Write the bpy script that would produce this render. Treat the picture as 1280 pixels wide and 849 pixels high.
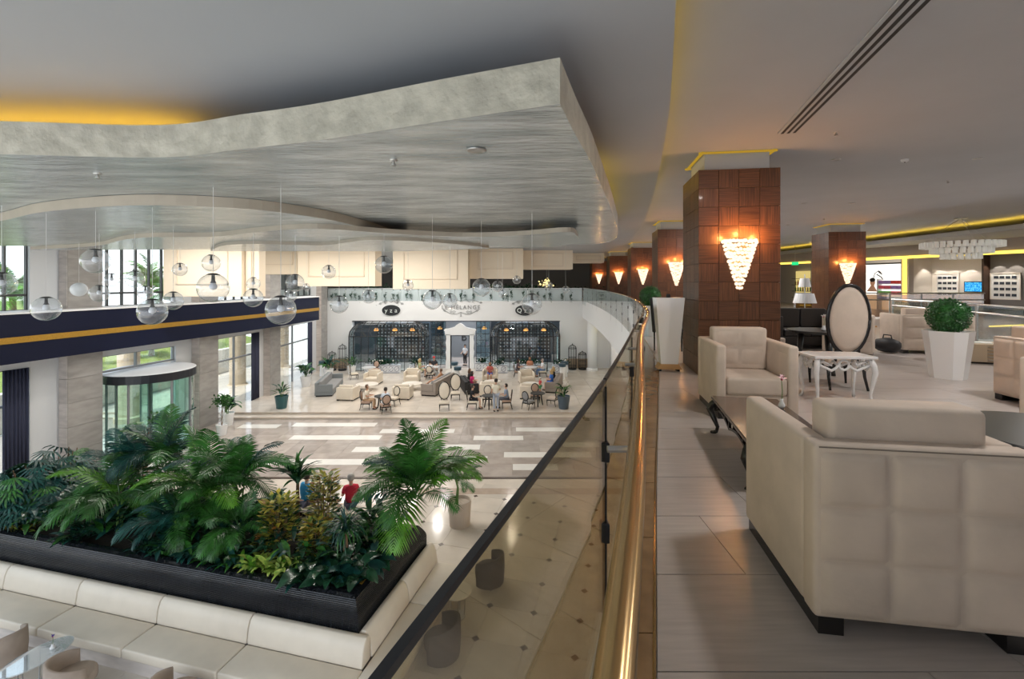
import bpy, bmesh, math, random
from mathutils import Vector, Matrix
for o in list(bpy.data.objects): bpy.data.objects.remove(o)
scene = bpy.context.scene
C = scene.collection
R = random.Random(7)
PI = math.pi
# ------------------------------------------------------------------ camera
EYE = 7.2          # eye height above the hall floor (m)
ZM = 5.7           # mezzanine floor level
F = 585.0          # focal length in pixels of a 1280 wide frame
HZ = 353.0         # image row of the horizon
cam = bpy.data.cameras.new('camera'); cam_o = bpy.data.objects.new('camera', cam); C.objects.link(cam_o)
cam.sensor_width = 36; cam.lens = F / 1280 * 36; cam.shift_y = -(424.5 - HZ) / 1280
cam.clip_start = 0.05; cam.clip_end = 500
cam_o.location = (0, 0, EYE); cam_o.rotation_euler = (PI / 2, 0, 0)
scene.camera = cam_o
# ------------------------------------------------------------------ world, sun, exposure
w = bpy.data.worlds.new('sky'); scene.world = w; w.use_nodes = True
nt = w.node_tree; bg = nt.nodes['Background']
tc = nt.nodes.new('ShaderNodeTexCoord'); sx = nt.nodes.new('ShaderNodeSeparateXYZ'); rp = nt.nodes.new('ShaderNodeValToRGB')
nt.links.new(tc.outputs['Generated'], sx.inputs[0]); nt.links.new(sx.outputs['Z'], rp.inputs[0]); nt.links.new(rp.outputs[0], bg.inputs[0])
rp.color_ramp.elements[0].position = 0.0; rp.color_ramp.elements[0].color = (0.93, 0.96, 1, 1)
rp.color_ramp.elements[1].position = 0.7; rp.color_ramp.elements[1].color = (0.62, 0.8, 1, 1)
bg.inputs[1].default_value = 1.6
sun = bpy.data.lights.new('sun', 'SUN'); sun.energy = 3.2; sun.angle = 0.02; sun.color = (1, 0.95, 0.86)
so = bpy.data.objects.new('sun', sun); C.objects.link(so); so.rotation_euler = (math.radians(24), math.radians(-14), 0)
vs = scene.view_settings
vs.view_transform = 'Standard'; vs.look = 'None'; vs.gamma = 1; vs.use_curve_mapping = False; vs.exposure = 0.5
ZH_L = 9.03
# added fill lamps without fittings for hall and restaurant; lounge ceiling downlights
def area_lamp(name, loc, size, power, col=(1, .9, .78), rot=(0, 0, 0), sy=None):
    l = bpy.data.lights.new(name, 'AREA'); l.energy = power; l.color = col; l.size = size
    if sy: l.shape = 'RECTANGLE'; l.size_y = sy
    o = bpy.data.objects.new(name, l); C.objects.link(o); o.location = loc; o.rotation_euler = rot
    return o
for x in (-12.5, -10, -7.5, -5, -2.5):
    for y in (16.8,): area_lamp('hall_fill_lamp', (x, y, ZH_L), .4, 95, (1, .95, .88))  # added fill row that brightens bulkheads, pendants and plants
for x in (-12.5, -10, -7.5, -5):
    for y in (21.5, 27.5, 31.5, 35): area_lamp('hall_fill_lamp', (x, y, ZH_L), .4, 62, (1, .95, .88))  # added fill to brighten the hall, no fittings up there
for y in (30, 34): area_lamp('hall_fill_lamp', (0, y, ZH_L), .4, 60, (1, .95, .88))  # two more added fill lamps over the terrace
for x in (-10, -4.2, 1): area_lamp('restaurant_fill_lamp', (x, 41, 5.2), 1.2, 190, (.9, .95, 1))  # added general fill for the dark restaurant interior
for (x, y, p) in ((6.5, 4.5, 45), (6.5, 12.5, 60), (11, 9, 60), (9.5, 20, 80), (15.5, 22, 90), (15, 12, 60), (3.2, 3.2, 25)):
    area_lamp('lounge_downlight', (x, y, 9.28), .3, p*1.5, (1, .95, .9))

# ------------------------------------------------------------------ helpers
class MB:
    def __init__(s): s.v = []; s.f = []
    def add(s, vs, fs):
        n = len(s.v); s.v += [tuple(p) for p in vs]; s.f += [tuple(i + n for i in f) for f in fs]; return s
    def box(s, x0, y0, z0, x1, y1, z1):
        return s.add([(x0,y0,z0),(x1,y0,z0),(x1,y1,z0),(x0,y1,z0),(x0,y0,z1),(x1,y0,z1),(x1,y1,z1),(x0,y1,z1)],
                     [(0,3,2,1),(4,5,6,7),(0,1,5,4),(1,2,6,5),(2,3,7,6),(3,0,4,7)])
    def cbox(s, cx, cy, cz, sx, sy, sz): return s.box(cx-sx/2, cy-sy/2, cz-sz/2, cx+sx/2, cy+sy/2, cz+sz/2)
    def seg(s, a, b, w, h):
        """box-section bar from a to b (w sideways, h upwards)"""
        a = Vector(a); b = Vector(b); d = (b - a).normalized()
        up = Vector((0,0,1)) if abs(d.z) < .95 else Vector((0,1,0))
        x = d.cross(up).normalized() * (w/2); u = x.cross(d).normalized() * (h/2)
        return s.add([a-x-u,a+x-u,a+x+u,a-x+u,b-x-u,b+x-u,b+x+u,b-x+u],
                     [(0,3,2,1),(4,5,6,7),(0,1,5,4),(1,2,6,5),(2,3,7,6),(3,0,4,7)])
    def prism(s, poly, z0, z1):
        a = sum(poly[i][0]*poly[(i+1)%len(poly)][1]-poly[(i+1)%len(poly)][0]*poly[i][1] for i in range(len(poly)))
        if a < 0: poly = poly[::-1]
        n = len(poly)
        return s.add([(p[0],p[1],z0) for p in poly]+[(p[0],p[1],z1) for p in poly],
                     [tuple(range(n-1,-1,-1)), tuple(range(n,2*n))]+[(i,(i+1)%n,n+(i+1)%n,n+i) for i in range(n)])
    def prism_y(s, poly, y0, y1):
        n = len(poly)
        return s.add([(p[0],y0,p[1]) for p in poly]+[(p[0],y1,p[1]) for p in poly],
                     [tuple(range(n-1,-1,-1)), tuple(range(n,2*n))]+[(i,(i+1)%n,n+(i+1)%n,n+i) for i in range(n)])
    def prism_x(s, poly, x0, x1):
        n = len(poly)
        return s.add([(x0,p[0],p[1]) for p in poly]+[(x1,p[0],p[1]) for p in poly],
                     [tuple(range(n-1,-1,-1)), tuple(range(n,2*n))]+[(i,(i+1)%n,n+(i+1)%n,n+i) for i in range(n)])
    def lathe(s, prof, n=20, c=(0,0,0)):
        k = len(prof); vs = []; fs = []
        for i in range(n):
            a = 2*PI*i/n
            for r, z in prof: vs.append((c[0]+r*math.cos(a), c[1]+r*math.sin(a), c[2]+z))
        for i in range(n):
            j = (i+1) % n
            for q in range(k-1): fs.append((i*k+q, j*k+q, j*k+q+1, i*k+q+1))
        if prof[0][0] > 1e-4: fs.append(tuple(i*k for i in range(n-1,-1,-1)))
        if prof[-1][0] > 1e-4: fs.append(tuple(i*k+k-1 for i in range(n)))
        return s.add(vs, fs)
    def tube(s, pts, r, n=6, flat=1.0):
        pts = [Vector(p) for p in pts]; k = len(pts); vs = []; fs = []
        rr = r if isinstance(r, (list, tuple)) else [r]*k
        ref = None
        for i, p in enumerate(pts):
            d = (pts[min(i+1,k-1)] - pts[max(i-1,0)]).normalized()
            if ref is None: ref = Vector((0,0,1)) if abs(d.z) < .9 else Vector((0,1,0))
            x = d.cross(ref)
            if x.length < 1e-4: x = d.cross(Vector((1,0,0)))
            x.normalize(); u = x.cross(d).normalized(); ref = u
            for q in range(n):
                a = 2*PI*q/n; vs.append(p + x*(rr[i]*math.cos(a)) + u*(rr[i]*flat*math.sin(a)))
        for i in range(k-1):
            for q in range(n): fs.append((i*n+q, i*n+(q+1)%n, (i+1)*n+(q+1)%n, (i+1)*n+q))
        fs.append(tuple(range(n-1,-1,-1))); fs.append(tuple((k-1)*n+q for q in range(n)))
        return s.add(vs, fs)
    def ball(s, c, r, n=12, m=8, sz=1.0):
        return s.lathe([(max(r*math.sin(PI*i/m),1e-5), -r*sz*math.cos(PI*i/m)) for i in range(m+1)], n, c)
    def strip(s, A, B, z0, z1):
        """closed slab between two polylines A and B in plan"""
        n = len(A); vs = []
        for a, b in zip(A, B): vs += [(a[0],a[1],z0),(b[0],b[1],z0),(b[0],b[1],z1),(a[0],a[1],z1)]
        fs = [(0,1,2,3), tuple(4*(n-1)+q for q in (3,2,1,0))]
        for i in range(n-1):
            for q in range(4): fs.append((4*i+q, 4*i+4+q, 4*i+4+(q+1)%4, 4*i+(q+1)%4))
        return s.add(vs, fs)
    def mesh(s, name, bevel=0, seg=2, smooth=False):
        me = bpy.data.meshes.new(name); me.from_pydata(s.v, [], s.f)
        bm = bmesh.new(); bm.from_mesh(me)
        bmesh.ops.recalc_face_normals(bm, faces=bm.faces)
        if bevel:
            es = [e for e in bm.edges if len(e.link_faces) == 2 and e.calc_face_angle(0) > .6]
            bmesh.ops.bevel(bm, geom=es, offset=bevel, segments=seg, affect='EDGES', profile=.5, clamp_overlap=True)
        bm.to_mesh(me); bm.free()
        if smooth:
            for p in me.polygons: p.use_smooth = True
        me.update(); return me
CACHE = {}
def cached(key, fn):
    if key not in CACHE: CACHE[key] = fn()
    return CACHE[key]
def obj(name, m, mat, parent=None, loc=None, rot=None, bevel=0, seg=2, smooth=False, scale=None):
    me = m.mesh(name, bevel, seg, smooth) if isinstance(m, MB) else m
    o = bpy.data.objects.new(name, me); C.objects.link(o)
    if len(me.materials) == 0: me.materials.append(mat)
    elif me.materials[0] is not mat:
        o.material_slots[0].link = 'OBJECT'; o.material_slots[0].material = mat
    if parent: o.parent = parent
    if loc: o.location = loc
    if rot: o.rotation_euler = rot
    if scale: o.scale = scale if isinstance(scale, (tuple, list)) else (scale,)*3
    return o
def tag(o, label, cat, group=None):
    o['label'] = label; o['category'] = cat
    if group: o['group'] = group
    return o
def thing(name, label, cat, loc=(0,0,0), h=0, group=None):
    """Empty at the base of a thing; local +Y points to compass heading h (degrees clockwise from world +Y)"""
    o = bpy.data.objects.new(name, None); C.objects.link(o); o.empty_display_size = .1
    o.location = loc; o.rotation_euler = (0, 0, -math.radians(h))
    return tag(o, label, cat, group)
def struct(name, m, mat, **k):
    o = obj(name, m, mat, **k); o['kind'] = 'structure'; return o
def structure_root(name, loc=(0,0,0)):
    o = bpy.data.objects.new(name, None); C.objects.link(o); o.location = loc; o['kind'] = 'structure'; return o
def stuff(o): o['kind'] = 'stuff'; return o
def gp(x, y, z=0.0):
    Y = F*(EYE-z)/(y-HZ); return ((x-640)/F*Y, Y, z)
def ip(pts, y):
    """smooth interpolation of x over y through (x, y) points"""
    n = len(pts)
    for i in range(n-1):
        if y <= pts[i+1][1] or i == n-2: break
    p = [pts[max(i-1,0)], pts[i], pts[i+1], pts[min(i+2,n-1)]]
    t = (y-p[1][1])/(p[2][1]-p[1][1]); d = p[2][1]-p[1][1]
    m1 = (p[2][0]-p[0][0])/(p[2][1]-p[0][1])*d; m2 = (p[3][0]-p[1][0])/(p[3][1]-p[1][1])*d
    t = max(-1, min(2, t)); t2 = t*t; t3 = t2*t
    return (2*t3-3*t2+1)*p[1][0]+(t3-2*t2+t)*m1+(-2*t3+3*t2)*p[2][0]+(t3-t2)*m2
def smooth_poly(pts, k=6, closed=False):
    out = []; n = len(pts)
    for i in range(n if closed else n-1):
        p = [pts[(i+q) % n] if closed else pts[min(max(i+q,0),n-1)] for q in (-1,0,1,2)]
        for j in range(k):
            t = j/k; t2 = t*t; t3 = t2*t
            out.append(tuple(.5*(2*p[1][a]+(p[2][a]-p[0][a])*t+(2*p[0][a]-5*p[1][a]+4*p[2][a]-p[3][a])*t2+(3*p[1][a]-p[0][a]-3*p[2][a]+p[3][a])*t3) for a in range(len(p[0]))))
    if not closed: out.append(pts[-1])
    return out
# ------------------------------------------------------------------ materials
def mat(name, col, rough=.5, metal=0, noise=0, ns=5, stretch=(1,1,1), col2=None, bump=0, bs=20, emit=None, es=1, coat=0, spec=.5, coord='Object', detail=4, vary=0):
    m = bpy.data.materials.new(name); m.use_nodes = True; t = m.node_tree; b = t.nodes['Principled BSDF']
    b.inputs['Base Color'].default_value = (*col, 1); b.inputs['Roughness'].default_value = rough; b.inputs['Metallic'].default_value = metal
    b.inputs['Specular IOR Level'].default_value = spec
    if coat: b.inputs['Coat Weight'].default_value = coat; b.inputs['Coat Roughness'].default_value = .06
    if emit: b.inputs['Emission Color'].default_value = (*emit, 1); b.inputs['Emission Strength'].default_value = es
    last = None
    if noise or bump:
        tc = t.nodes.new('ShaderNodeTexCoord'); mp = t.nodes.new('ShaderNodeMapping'); mp.inputs['Scale'].default_value = stretch
        t.links.new(tc.outputs[coord], mp.inputs[0])
        if vary:
            oi0 = t.nodes.new('ShaderNodeObjectInfo'); mu = t.nodes.new('ShaderNodeMath'); mu.operation = 'MULTIPLY'; mu.inputs[1].default_value = 40
            t.links.new(oi0.outputs['Random'], mu.inputs[0]); t.links.new(mu.outputs[0], mp.inputs['Location'])
    if noise:
        n = t.nodes.new('ShaderNodeTexNoise'); n.inputs['Scale'].default_value = ns; n.inputs['Detail'].default_value = detail; t.links.new(mp.outputs[0], n.inputs[0])
        r = t.nodes.new('ShaderNodeValToRGB'); t.links.new(n.outputs[0], r.inputs[0])
        c2 = col2 or tuple(max(0, c*(1-noise)) for c in col)
        r.color_ramp.elements[0].position = .35; r.color_ramp.elements[0].color = (*c2, 1)
        r.color_ramp.elements[1].position = .65; r.color_ramp.elements[1].color = (*col, 1)
        t.links.new(r.outputs[0], b.inputs['Base Color']); last = r.outputs[0]
    if vary:
        oi = t.nodes.new('ShaderNodeObjectInfo'); hs = t.nodes.new('ShaderNodeHueSaturation'); ma = t.nodes.new('ShaderNodeMapRange')
        t.links.new(oi.outputs['Random'], ma.inputs[0]); ma.inputs[3].default_value = 1-vary; ma.inputs[4].default_value = 1+vary
        t.links.new(ma.outputs[0], hs.inputs['Value'])
        if last: t.links.new(last, hs.inputs['Color'])
        else: hs.inputs['Color'].default_value = (*col, 1)
        t.links.new(hs.outputs[0], b.inputs['Base Color'])
    if bump:
        n2 = t.nodes.new('ShaderNodeTexNoise'); n2.inputs['Scale'].default_value = bs; n2.inputs['Detail'].default_value = 5; t.links.new(mp.outputs[0], n2.inputs[0])
        bp = t.nodes.new('ShaderNodeBump'); bp.inputs['Strength'].default_value = bump; bp.inputs['Distance'].default_value = .05 if bump >= .5 else .02
        t.links.new(n2.outputs[0], bp.inputs['Height']); t.links.new(bp.outputs[0], b.inputs['Normal'])
    return m
def glassmat(name, tint=(.95,.97,.97), refl=.08, rough=0.0, rim=.5, milk=0, milkcol=(.8,.85,.9)):
    """thin pane: transparent with a Fresnel-weighted mirror"""
    m = bpy.data.materials.new(name); m.use_nodes = True; t = m.node_tree; t.nodes.clear()
    out = t.nodes.new('ShaderNodeOutputMaterial'); tr = t.nodes.new('ShaderNodeBsdfTransparent'); gl = t.nodes.new('ShaderNodeBsdfGlossy')
    tr.inputs[0].default_value = (*tint, 1); gl.inputs['Roughness'].default_value = rough; gl.inputs[0].default_value = (1,1,1,1)
    lw = t.nodes.new('ShaderNodeLayerWeight'); lw.inputs['Blend'].default_value = rim
    mr = t.nodes.new('ShaderNodeMapRange'); mr.inputs[3].default_value = refl; mr.inputs[4].default_value = min(1, refl+.75)
    pw = t.nodes.new('ShaderNodeMath'); pw.operation = 'POWER'; pw.inputs[1].default_value = 2.2
    t.links.new(lw.outputs['Facing'], pw.inputs[0]); t.links.new(pw.outputs[0], mr.inputs[0])
    mx = t.nodes.new('ShaderNodeMixShader'); t.links.new(mr.outputs[0], mx.inputs[0]); t.links.new(tr.outputs[0], mx.inputs[1]); t.links.new(gl.outputs[0], mx.inputs[2])
    res = mx.outputs[0]
    if milk:
        df = t.nodes.new('ShaderNodeBsdfDiffuse'); df.inputs[0].default_value = (*milkcol, 1); m2 = t.nodes.new('ShaderNodeMixShader'); m2.inputs[0].default_value = milk
        t.links.new(res, m2.inputs[1]); t.links.new(df.outputs[0], m2.inputs[2]); res = m2.outputs[0]
    t.links.new(res, out.inputs[0]); return m
def emis(name, col, s):
    m = bpy.data.materials.new(name); m.use_nodes = True; t = m.node_tree; t.nodes.clear()
    e = t.nodes.new('ShaderNodeEmission'); e.inputs[0].default_value = (*col, 1); e.inputs[1].default_value = s
    o = t.nodes.new('ShaderNodeOutputMaterial'); t.links.new(e.outputs[0], o.inputs[0]); return m
M = {}
M['white'] = mat('white_paint', (.78,.79,.8), .6)
M['ceil'] = mat('ceiling_paint', (.45,.47,.5), .7, noise=.05, ns=1)
M['ceil_hall'] = mat('hall_ceiling_paint', (.4,.425,.46), .7, noise=.05, ns=.6)
M['cream'] = mat('cream_panel', (.86,.74,.58), .55)
M['navy'] = mat('navy_lacquer', (.003,.006,.026), .45, spec=.25)
M['gold'] = mat('gold_mosaic', (.62,.36,.06), .35, metal=.6, noise=.4, ns=60)
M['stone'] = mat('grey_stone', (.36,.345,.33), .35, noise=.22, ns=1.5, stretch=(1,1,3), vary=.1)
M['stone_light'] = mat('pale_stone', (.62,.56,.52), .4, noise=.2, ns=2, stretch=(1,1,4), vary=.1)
M['jamb'] = mat('jamb_paint', (.62,.64,.66), .5)
M['frame'] = mat('dark_window_frame', (.03,.032,.035), .4)
M['framegrey'] = mat('grey_window_frame', (.22,.23,.24), .4)
M['pane'] = glassmat('window_glass', (.96,.98,.98), .03)
M['panegreen'] = glassmat('green_glass', (.82,.94,.9), .06)
M['guard'] = glassmat('balcony_glass', (.72,.68,.57), .035, rim=.3)
M['guardclear'] = glassmat('clear_guard_glass', (.8,.9,.9), .07)
M['guardmilk'] = glassmat('frosted_guard_glass', (.85,.92,.92), .06, milk=.35, milkcol=(.8,.86,.87))
M['globe'] = glassmat('globe_glass', (.9,.92,.94), .1, rim=.45, milk=.04)
M['frosted'] = glassmat('frosted_glass', (.9,.93,.96), .05, milk=.5, milkcol=(.9,.93,.95))
M['edgeblack'] = mat('black_edge', (.012,.014,.02), .35)
M['brass'] = mat('brass_rail', (.62,.42,.2), .2, metal=1)
M['steel'] = mat('brushed_steel', (.55,.55,.55), .3, metal=1)
M['marble_brown'] = mat('brown_marble', (.33,.2,.1), .25, noise=.3, ns=6, coat=.3, vary=.1)
M['floor_mezz'] = mat('grey_wood_tile', (.5,.45,.425), .28, noise=.14, ns=2.5, stretch=(1.2,14,1), vary=.025, detail=8, coord='Object')
M['floor_grey'] = mat('polished_grey_marble', (.5,.44,.4), .08, noise=.22, ns=1.6, vary=.1, detail=8)
M['floor_cream'] = mat('cream_marble', (.7,.63,.55), .12, noise=.12, ns=1.4, vary=.05, detail=8)
M['floor_white'] = mat('white_marble', (.86,.84,.8), .1, noise=.06, ns=2)
M['floor_dark'] = mat('dark_inlay', (.1,.075,.06), .2)
M['band'] = mat('tan_band_marble', (.5,.4,.32), .14, noise=.15, ns=3)
M['grout'] = mat('grout', (.36,.32,.29), .6)
def leafmat():
    m = mat('silver_leaf', (.74,.79,.8), .22, metal=.6, noise=.5, ns=2.2, stretch=(.5,2.0,1), col2=(.42,.47,.49), bump=.5, bs=9, detail=12)
    return m
M['silver'] = leafmat()
M['plaster'] = mat('embossed_plaster', (.5,.48,.4), .42, noise=.25, ns=5, bump=1.0, bs=4.5)
M['plaster_brown'] = mat('brown_plaster', (.42,.37,.3), .6, noise=.1, ns=3)
M['led'] = emis('yellow_led', (1,.62,.06), 7)
M['led_canopy'] = emis('canopy_led', (1,.52,.04), 16)
M['led_line'] = emis('yellow_led_line', (1,.68,.1), 1.6)
M['wood'] = None
def woodmat():
    m = mat('walnut_veneer', (.15,.062,.026), .4, noise=.5, ns=3, stretch=(22,22,.8), col2=(.065,.024,.01), coat=.08, detail=6, vary=.15)
    return m
M['wood'] = woodmat()
M['wooddark'] = mat('dark_wood', (.05,.025,.015), .5)
M['suede'] = mat('cream_suede', (.66,.55,.46), .85, noise=.13, ns=4, bump=.08, bs=40)
M['leather'] = mat('cream_leather', (.74,.66,.55), .42, noise=.06, ns=3, bump=.06, bs=25)
M['black'] = mat('black_lacquer', (.012,.011,.012), .25)
M['blackmatte'] = mat('black_matte', (.015,.015,.017), .6)
M['whitegloss'] = mat('white_lacquer', (.82,.82,.82), .2, coat=.3)
M['ribbed'] = mat('black_ribbed_cladding', (.006,.007,.01), .12, noise=.5, ns=14, stretch=(1,1,.2), col2=(.018,.02,.024))
M['soil'] = mat('soil', (.03,.02,.013), .9, noise=.5, ns=20)
def green(name, c, c2=None, rough=.38, vary=.25):
    return mat(name, c, rough, noise=.4, ns=6, col2=c2 or tuple(q*.45 for q in c), vary=vary)
M['palm'] = green('palm_green', (.035,.16,.022))
M['palmblue'] = green('blue_green', (.012,.085,.065), (.005,.035,.035))
M['palmbright'] = green('bright_palm_green', (.1,.29,.018))
M['deep'] = green('deep_green', (.018,.075,.035), rough=.25)
M['lime'] = green('lime_variegated', (.5,.56,.12), (.16,.34,.04))
M['croton'] = mat('croton_leaf', (.55,.42,.05), .4, noise=.5, ns=7, col2=(.06,.14,.02), vary=.4)
M['crotonred'] = mat('croton_red_leaf', (.35,.12,.02), .4, noise=.5, ns=7, col2=(.1,.1,.02), vary=.3)
M['stem'] = mat('brown_stem', (.16,.09,.045), .7)
M['stemgreen'] = mat('green_stem', (.1,.2,.04), .6)
M['boxwood'] = green('boxwood', (.03,.16,.03), vary=0)
M['lawn'] = mat('lawn', (.24,.3,.06), .9, noise=.4, ns=6)
M['paving'] = mat('pale_paving', (.8,.77,.7), .8, noise=.08, ns=2)
M['extwall'] = mat('exterior_stone', (.68,.64,.56), .8, noise=.15, ns=5, vary=.06)
M['curtain'] = mat('navy_curtain', (.03,.035,.07), .8)
M['sand'] = mat('sand_stone', (.62,.5,.36), .8, noise=.1, ns=3)
M['blackleather'] = mat('black_leather', (.02,.018,.018), .3)
M['sandwood2'] = mat('pale_wood', (.5,.4,.28), .5)
M['honey'] = mat('banded_wood', (.45,.24,.06), .4, noise=.6, ns=12, stretch=(.2,.2,2))
M['lens'] = mat('frosted_lens', (.8,.8,.78), .5, emit=(1,.93,.8), es=.3)
M['lg'] = emis('lantern_glow', (1,.4,.1), 1.5)
M['coffee'] = mat('dark_walnut_gloss', (.06,.032,.02), .18, coat=.4)
M['tabledark'] = mat('charcoal_lacquer', (.022,.024,.024), .3)
M['sandwood'] = mat('honey_wood', (.5,.3,.13), .5)
# ================================================================== STRUCTURE
G = [(-1.75,-4),(-1.05,-2),(-.35,0),(-.16,.53),(0,.97),(.42,2.16),(1.13,4.4),(2.37,8.5),(3.75,15.4),(4.9,24.4),(5.55,33),(5.75,38)]
E = [(-1.25,-4),(-.62,-2),(0,0),(.55,1.77),(1.1,3.55),(1.88,6),(2.8,9.05),(4.05,15.4),(5.2,24.4),(5.85,33),(6.05,38)]
HR = [(-.5,-1.5),(-.05,0),(.129,.59),(.31,1.185),(.54,1.99),(1.2,4.36),(2.45,8.5),(3.87,15.4),(5.02,24.4),(5.67,33),(5.87,38)]
YS = [-4,-3,-2,-1,-.5,0,.5,1,1.5,2,2.5,3,3.5,4,4.5,5,6,7,8,9,10,11,12,13,14,15.5,17,18.5,20,22,24,26,28,30,32,34,36,38]
gl = [(ip(G,y),y) for y in YS]; el = [(ip(E,y),y) for y in YS]
ZC = 9.3      # lounge ceiling
ZH = 9.05     # hall ceiling
# ---- mezzanine slab, fascia, floor
fl = structure_root('floor_mezzanine')
obj('slab', MB().strip(el, [(34,y) for y in YS], 5.3, 5.688), M['grout'], fl)
obj('slab_edge', MB().strip(gl, [(x+1.3,y) for x,y in gl], 4.3, 5.68), M['white'], fl)
obj('slab_far', MB().box(-19,38.32,5.3,34,47,5.68), M['white'], fl)
# floor tiles, rows along x, left row end follows the curved edge
TW, TD = 1.2, .6
y = -1.2; row = 0
tile_me = MB().box(.0015,.0015,0,TW-.0015,TD-.0015,.014).mesh('floor_tile')
while y < 13.2:
    off = (row % 3)*.4
    x0a, x0b = ip(E, y+.003), ip(E, y+TD-.003)
    k = math.ceil((max(x0a,x0b)+.15-off)/TW); xs = off + k*TW
    obj('floor_tile', MB().prism([(x0a,y+.003),(xs-.003,y+.003),(xs-.003,y+TD-.003),(x0b,y+TD-.003)], 5.688, 5.702), M['floor_mezz'], fl)
    xx = xs
    while xx < min(xs+11, 1.3*y+6.5):
        obj('floor_tile', tile_me, M['floor_mezz'], fl, loc=(xx,y,5.688)); xx += TW
    obj('floor_field', MB().box(xx+.003,y+.003,5.688,34,y+TD-.003,5.702), M['floor_mezz'], fl)
    y += TD; row += 1
obj('floor_field', MB().strip([(ip(E,q),q) for q in YS if q >= 14]+[(6.05,47)], [(34,q) for q in YS if q >= 14]+[(34,47)], 5.688, 5.702), M['floor_mezz'], fl)
obj('floor_field', MB().strip([(ip(E,y),y),(ip(E,14),14)], [(34,y),(34,14)], 5.688, 5.702), M['floor_mezz'], fl)
# brown marble border between boards and glass
yb = -1.0
while yb < 37.5:
    st = .75 if yb < 9 else 1.5
    q = [yb+.004, yb+st/2, yb+st-.004]
    obj('border_tile', MB().strip([(ip(G,t)+.02,t) for t in q], [(ip(E,t)-.004,t) for t in q], 5.68, 5.701), M['marble_brown'], fl); yb += st
obj('border_bead', MB().tube([(ip(E,t)-.012,t,5.703) for t in YS if t >= -1.0 and t < 37], .007, 5), M['brass'], fl)

struct('wall_back', MB().box(-.9,-4.3,5.3,34,-4.05,9.3), M['white'])
# ---- ceilings
CE = [(-.9,-4),(.1,0),(1.075,3.07),(1.78,5.33),(3.14,10.5),(4.25,15.4),(5.35,22),(5.75,30),(5.85,38),(5.9,47)]
YC = [-4,-2,0,1,2,3,4,5,6,7,8,9,10,11,12,13,14,15.5,17,19,21,23,26,30,34,38,47]
cl = [(ip(CE,y),y) for y in YC]
struct('ceiling_hall', MB().strip([(-19,y) for y in YC], cl, ZH, ZH+.08), M['ceil_hall'])
cm = structure_root('ceiling_lounge')
obj('ceiling_board', MB().strip([(x-2.2,y) for x,y in cl], [(12.3,y) for y in YC], ZC, ZC+.1), M['ceil'], cm)
obj('ceiling_tray', MB().box(12.3,-4,ZC+.25,34,47,ZC+.35), M['ceil'], cm)
obj('tray_edge', MB().box(12.28,-4,ZC,12.36,47,ZC+.25), M['ceil'], cm)
obj('soffit', MB().box(18.2,-4,ZC-.2,34,47,ZC-.08), M['ceil'], cm)
obj('soffit_edge', MB().box(18.15,-4,ZC-.2,18.25,47,ZC-.02), M['ceil'], cm)
tag(obj('cove_light_strip', MB().strip([(x-.32,y) for x,y in cl], [(x-.27,y) for x,y in cl], ZH+.085, ZH+.11), M['led']), 'yellow light strip in the curved cove along the balcony ceiling edge', 'cove light')
tag(obj('cove_light_strip', MB().box(18.4,-2,ZC-.07,18.5,46,ZC-.03), M['led']), 'yellow light strip above the straight soffit before the shops', 'cove light')
# ---- silver-leaf canopy, layer upon layer
def canopy(outline, z0, z1, name, label):
    t = thing(name, label, 'ceiling canopy', (0,0,z0))
    n = len(outline)
    a = sum(outline[i][0]*outline[(i+1)%n][1]-outline[(i+1)%n][0]*outline[i][1] for i in range(n))
    if a < 0: outline = outline[::-1]
    obj('underside', MB().add([(p[0],p[1],0) for p in outline], [tuple(range(n-1,-1,-1))]), M['silver'], t)
    obj('top_board', MB().add([(p[0],p[1],z1-z0) for p in outline], [tuple(range(n))]), M['ceil_hall'], t)
    sd = MB()
    sd.add([(p[0],p[1],q) for q in (0,z1-z0) for p in outline], [(i,(i+1)%n,n+(i+1)%n,n+i) for i in range(n)])
    return t, sd
front = [(-15,6.3),(-11,5.1),(-8,4.45),(-6.2,4.3),(-4.76,4.35),(-3.36,4.46),(-2.42,4.18),(-1.6,3.91),(-.53,3.46),(.32,3.12)]
side = [(.32,3.12),(.52,3.8),(.80,4.7),(1.21,6.16),(1.69,7.9),(2.5,11.05),(2.85,13.1),(2.7,14.4),(2.2,14.7)]
c1 = smooth_poly(front,5)[:-1]+smooth_poly(side,5)+[(-4,14.8),(-15,14.8)]
t, sd = canopy(c1, EYE+1.19, EYE+1.5, 'ceiling_canopy', 'largest silver leaf canopy with embossed edge and a sharp corner')
obj('edge_band', sd, M['plaster'], t)
c2 = smooth_poly([(-15,11.5),(-11,9.2),(-8.6,7.9),(-6.9,6.9),(-5.1,6.32),(-3.9,6.55),(-3.3,7.2),(-2.94,8.2),(-2.7,10.5),(-3,13.4)],5)+[(-15,13.4)]
t, sd = canopy(c2, EYE+1.04, EYE+1.185, 'ceiling_canopy', 'silver leaf canopy layer with a wavy brown edge under the largest one')
obj('edge_band', sd, M['plaster_brown'], t)
c3 = smooth_poly([(-14,13.6),(-11,12.3),(-8.6,10.4),(-7.4,9.8),(-6.25,9.75),(-4.9,8.9),(-3.83,8.35),(-3.2,8.4),(-2.27,9.17),(-1.03,9.75),(.1,9.5),(.95,8.85),(1.25,9.2),(1.5,11),(1.2,12.6)],5)+[(-14,13.9)]
t, sd = canopy(c3, EYE+.95, EYE+1.04, 'ceiling_canopy', 'silver leaf canopy layer hanging over the middle globe pendants')
obj('edge_band', sd, M['plaster_brown'], t)
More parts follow.
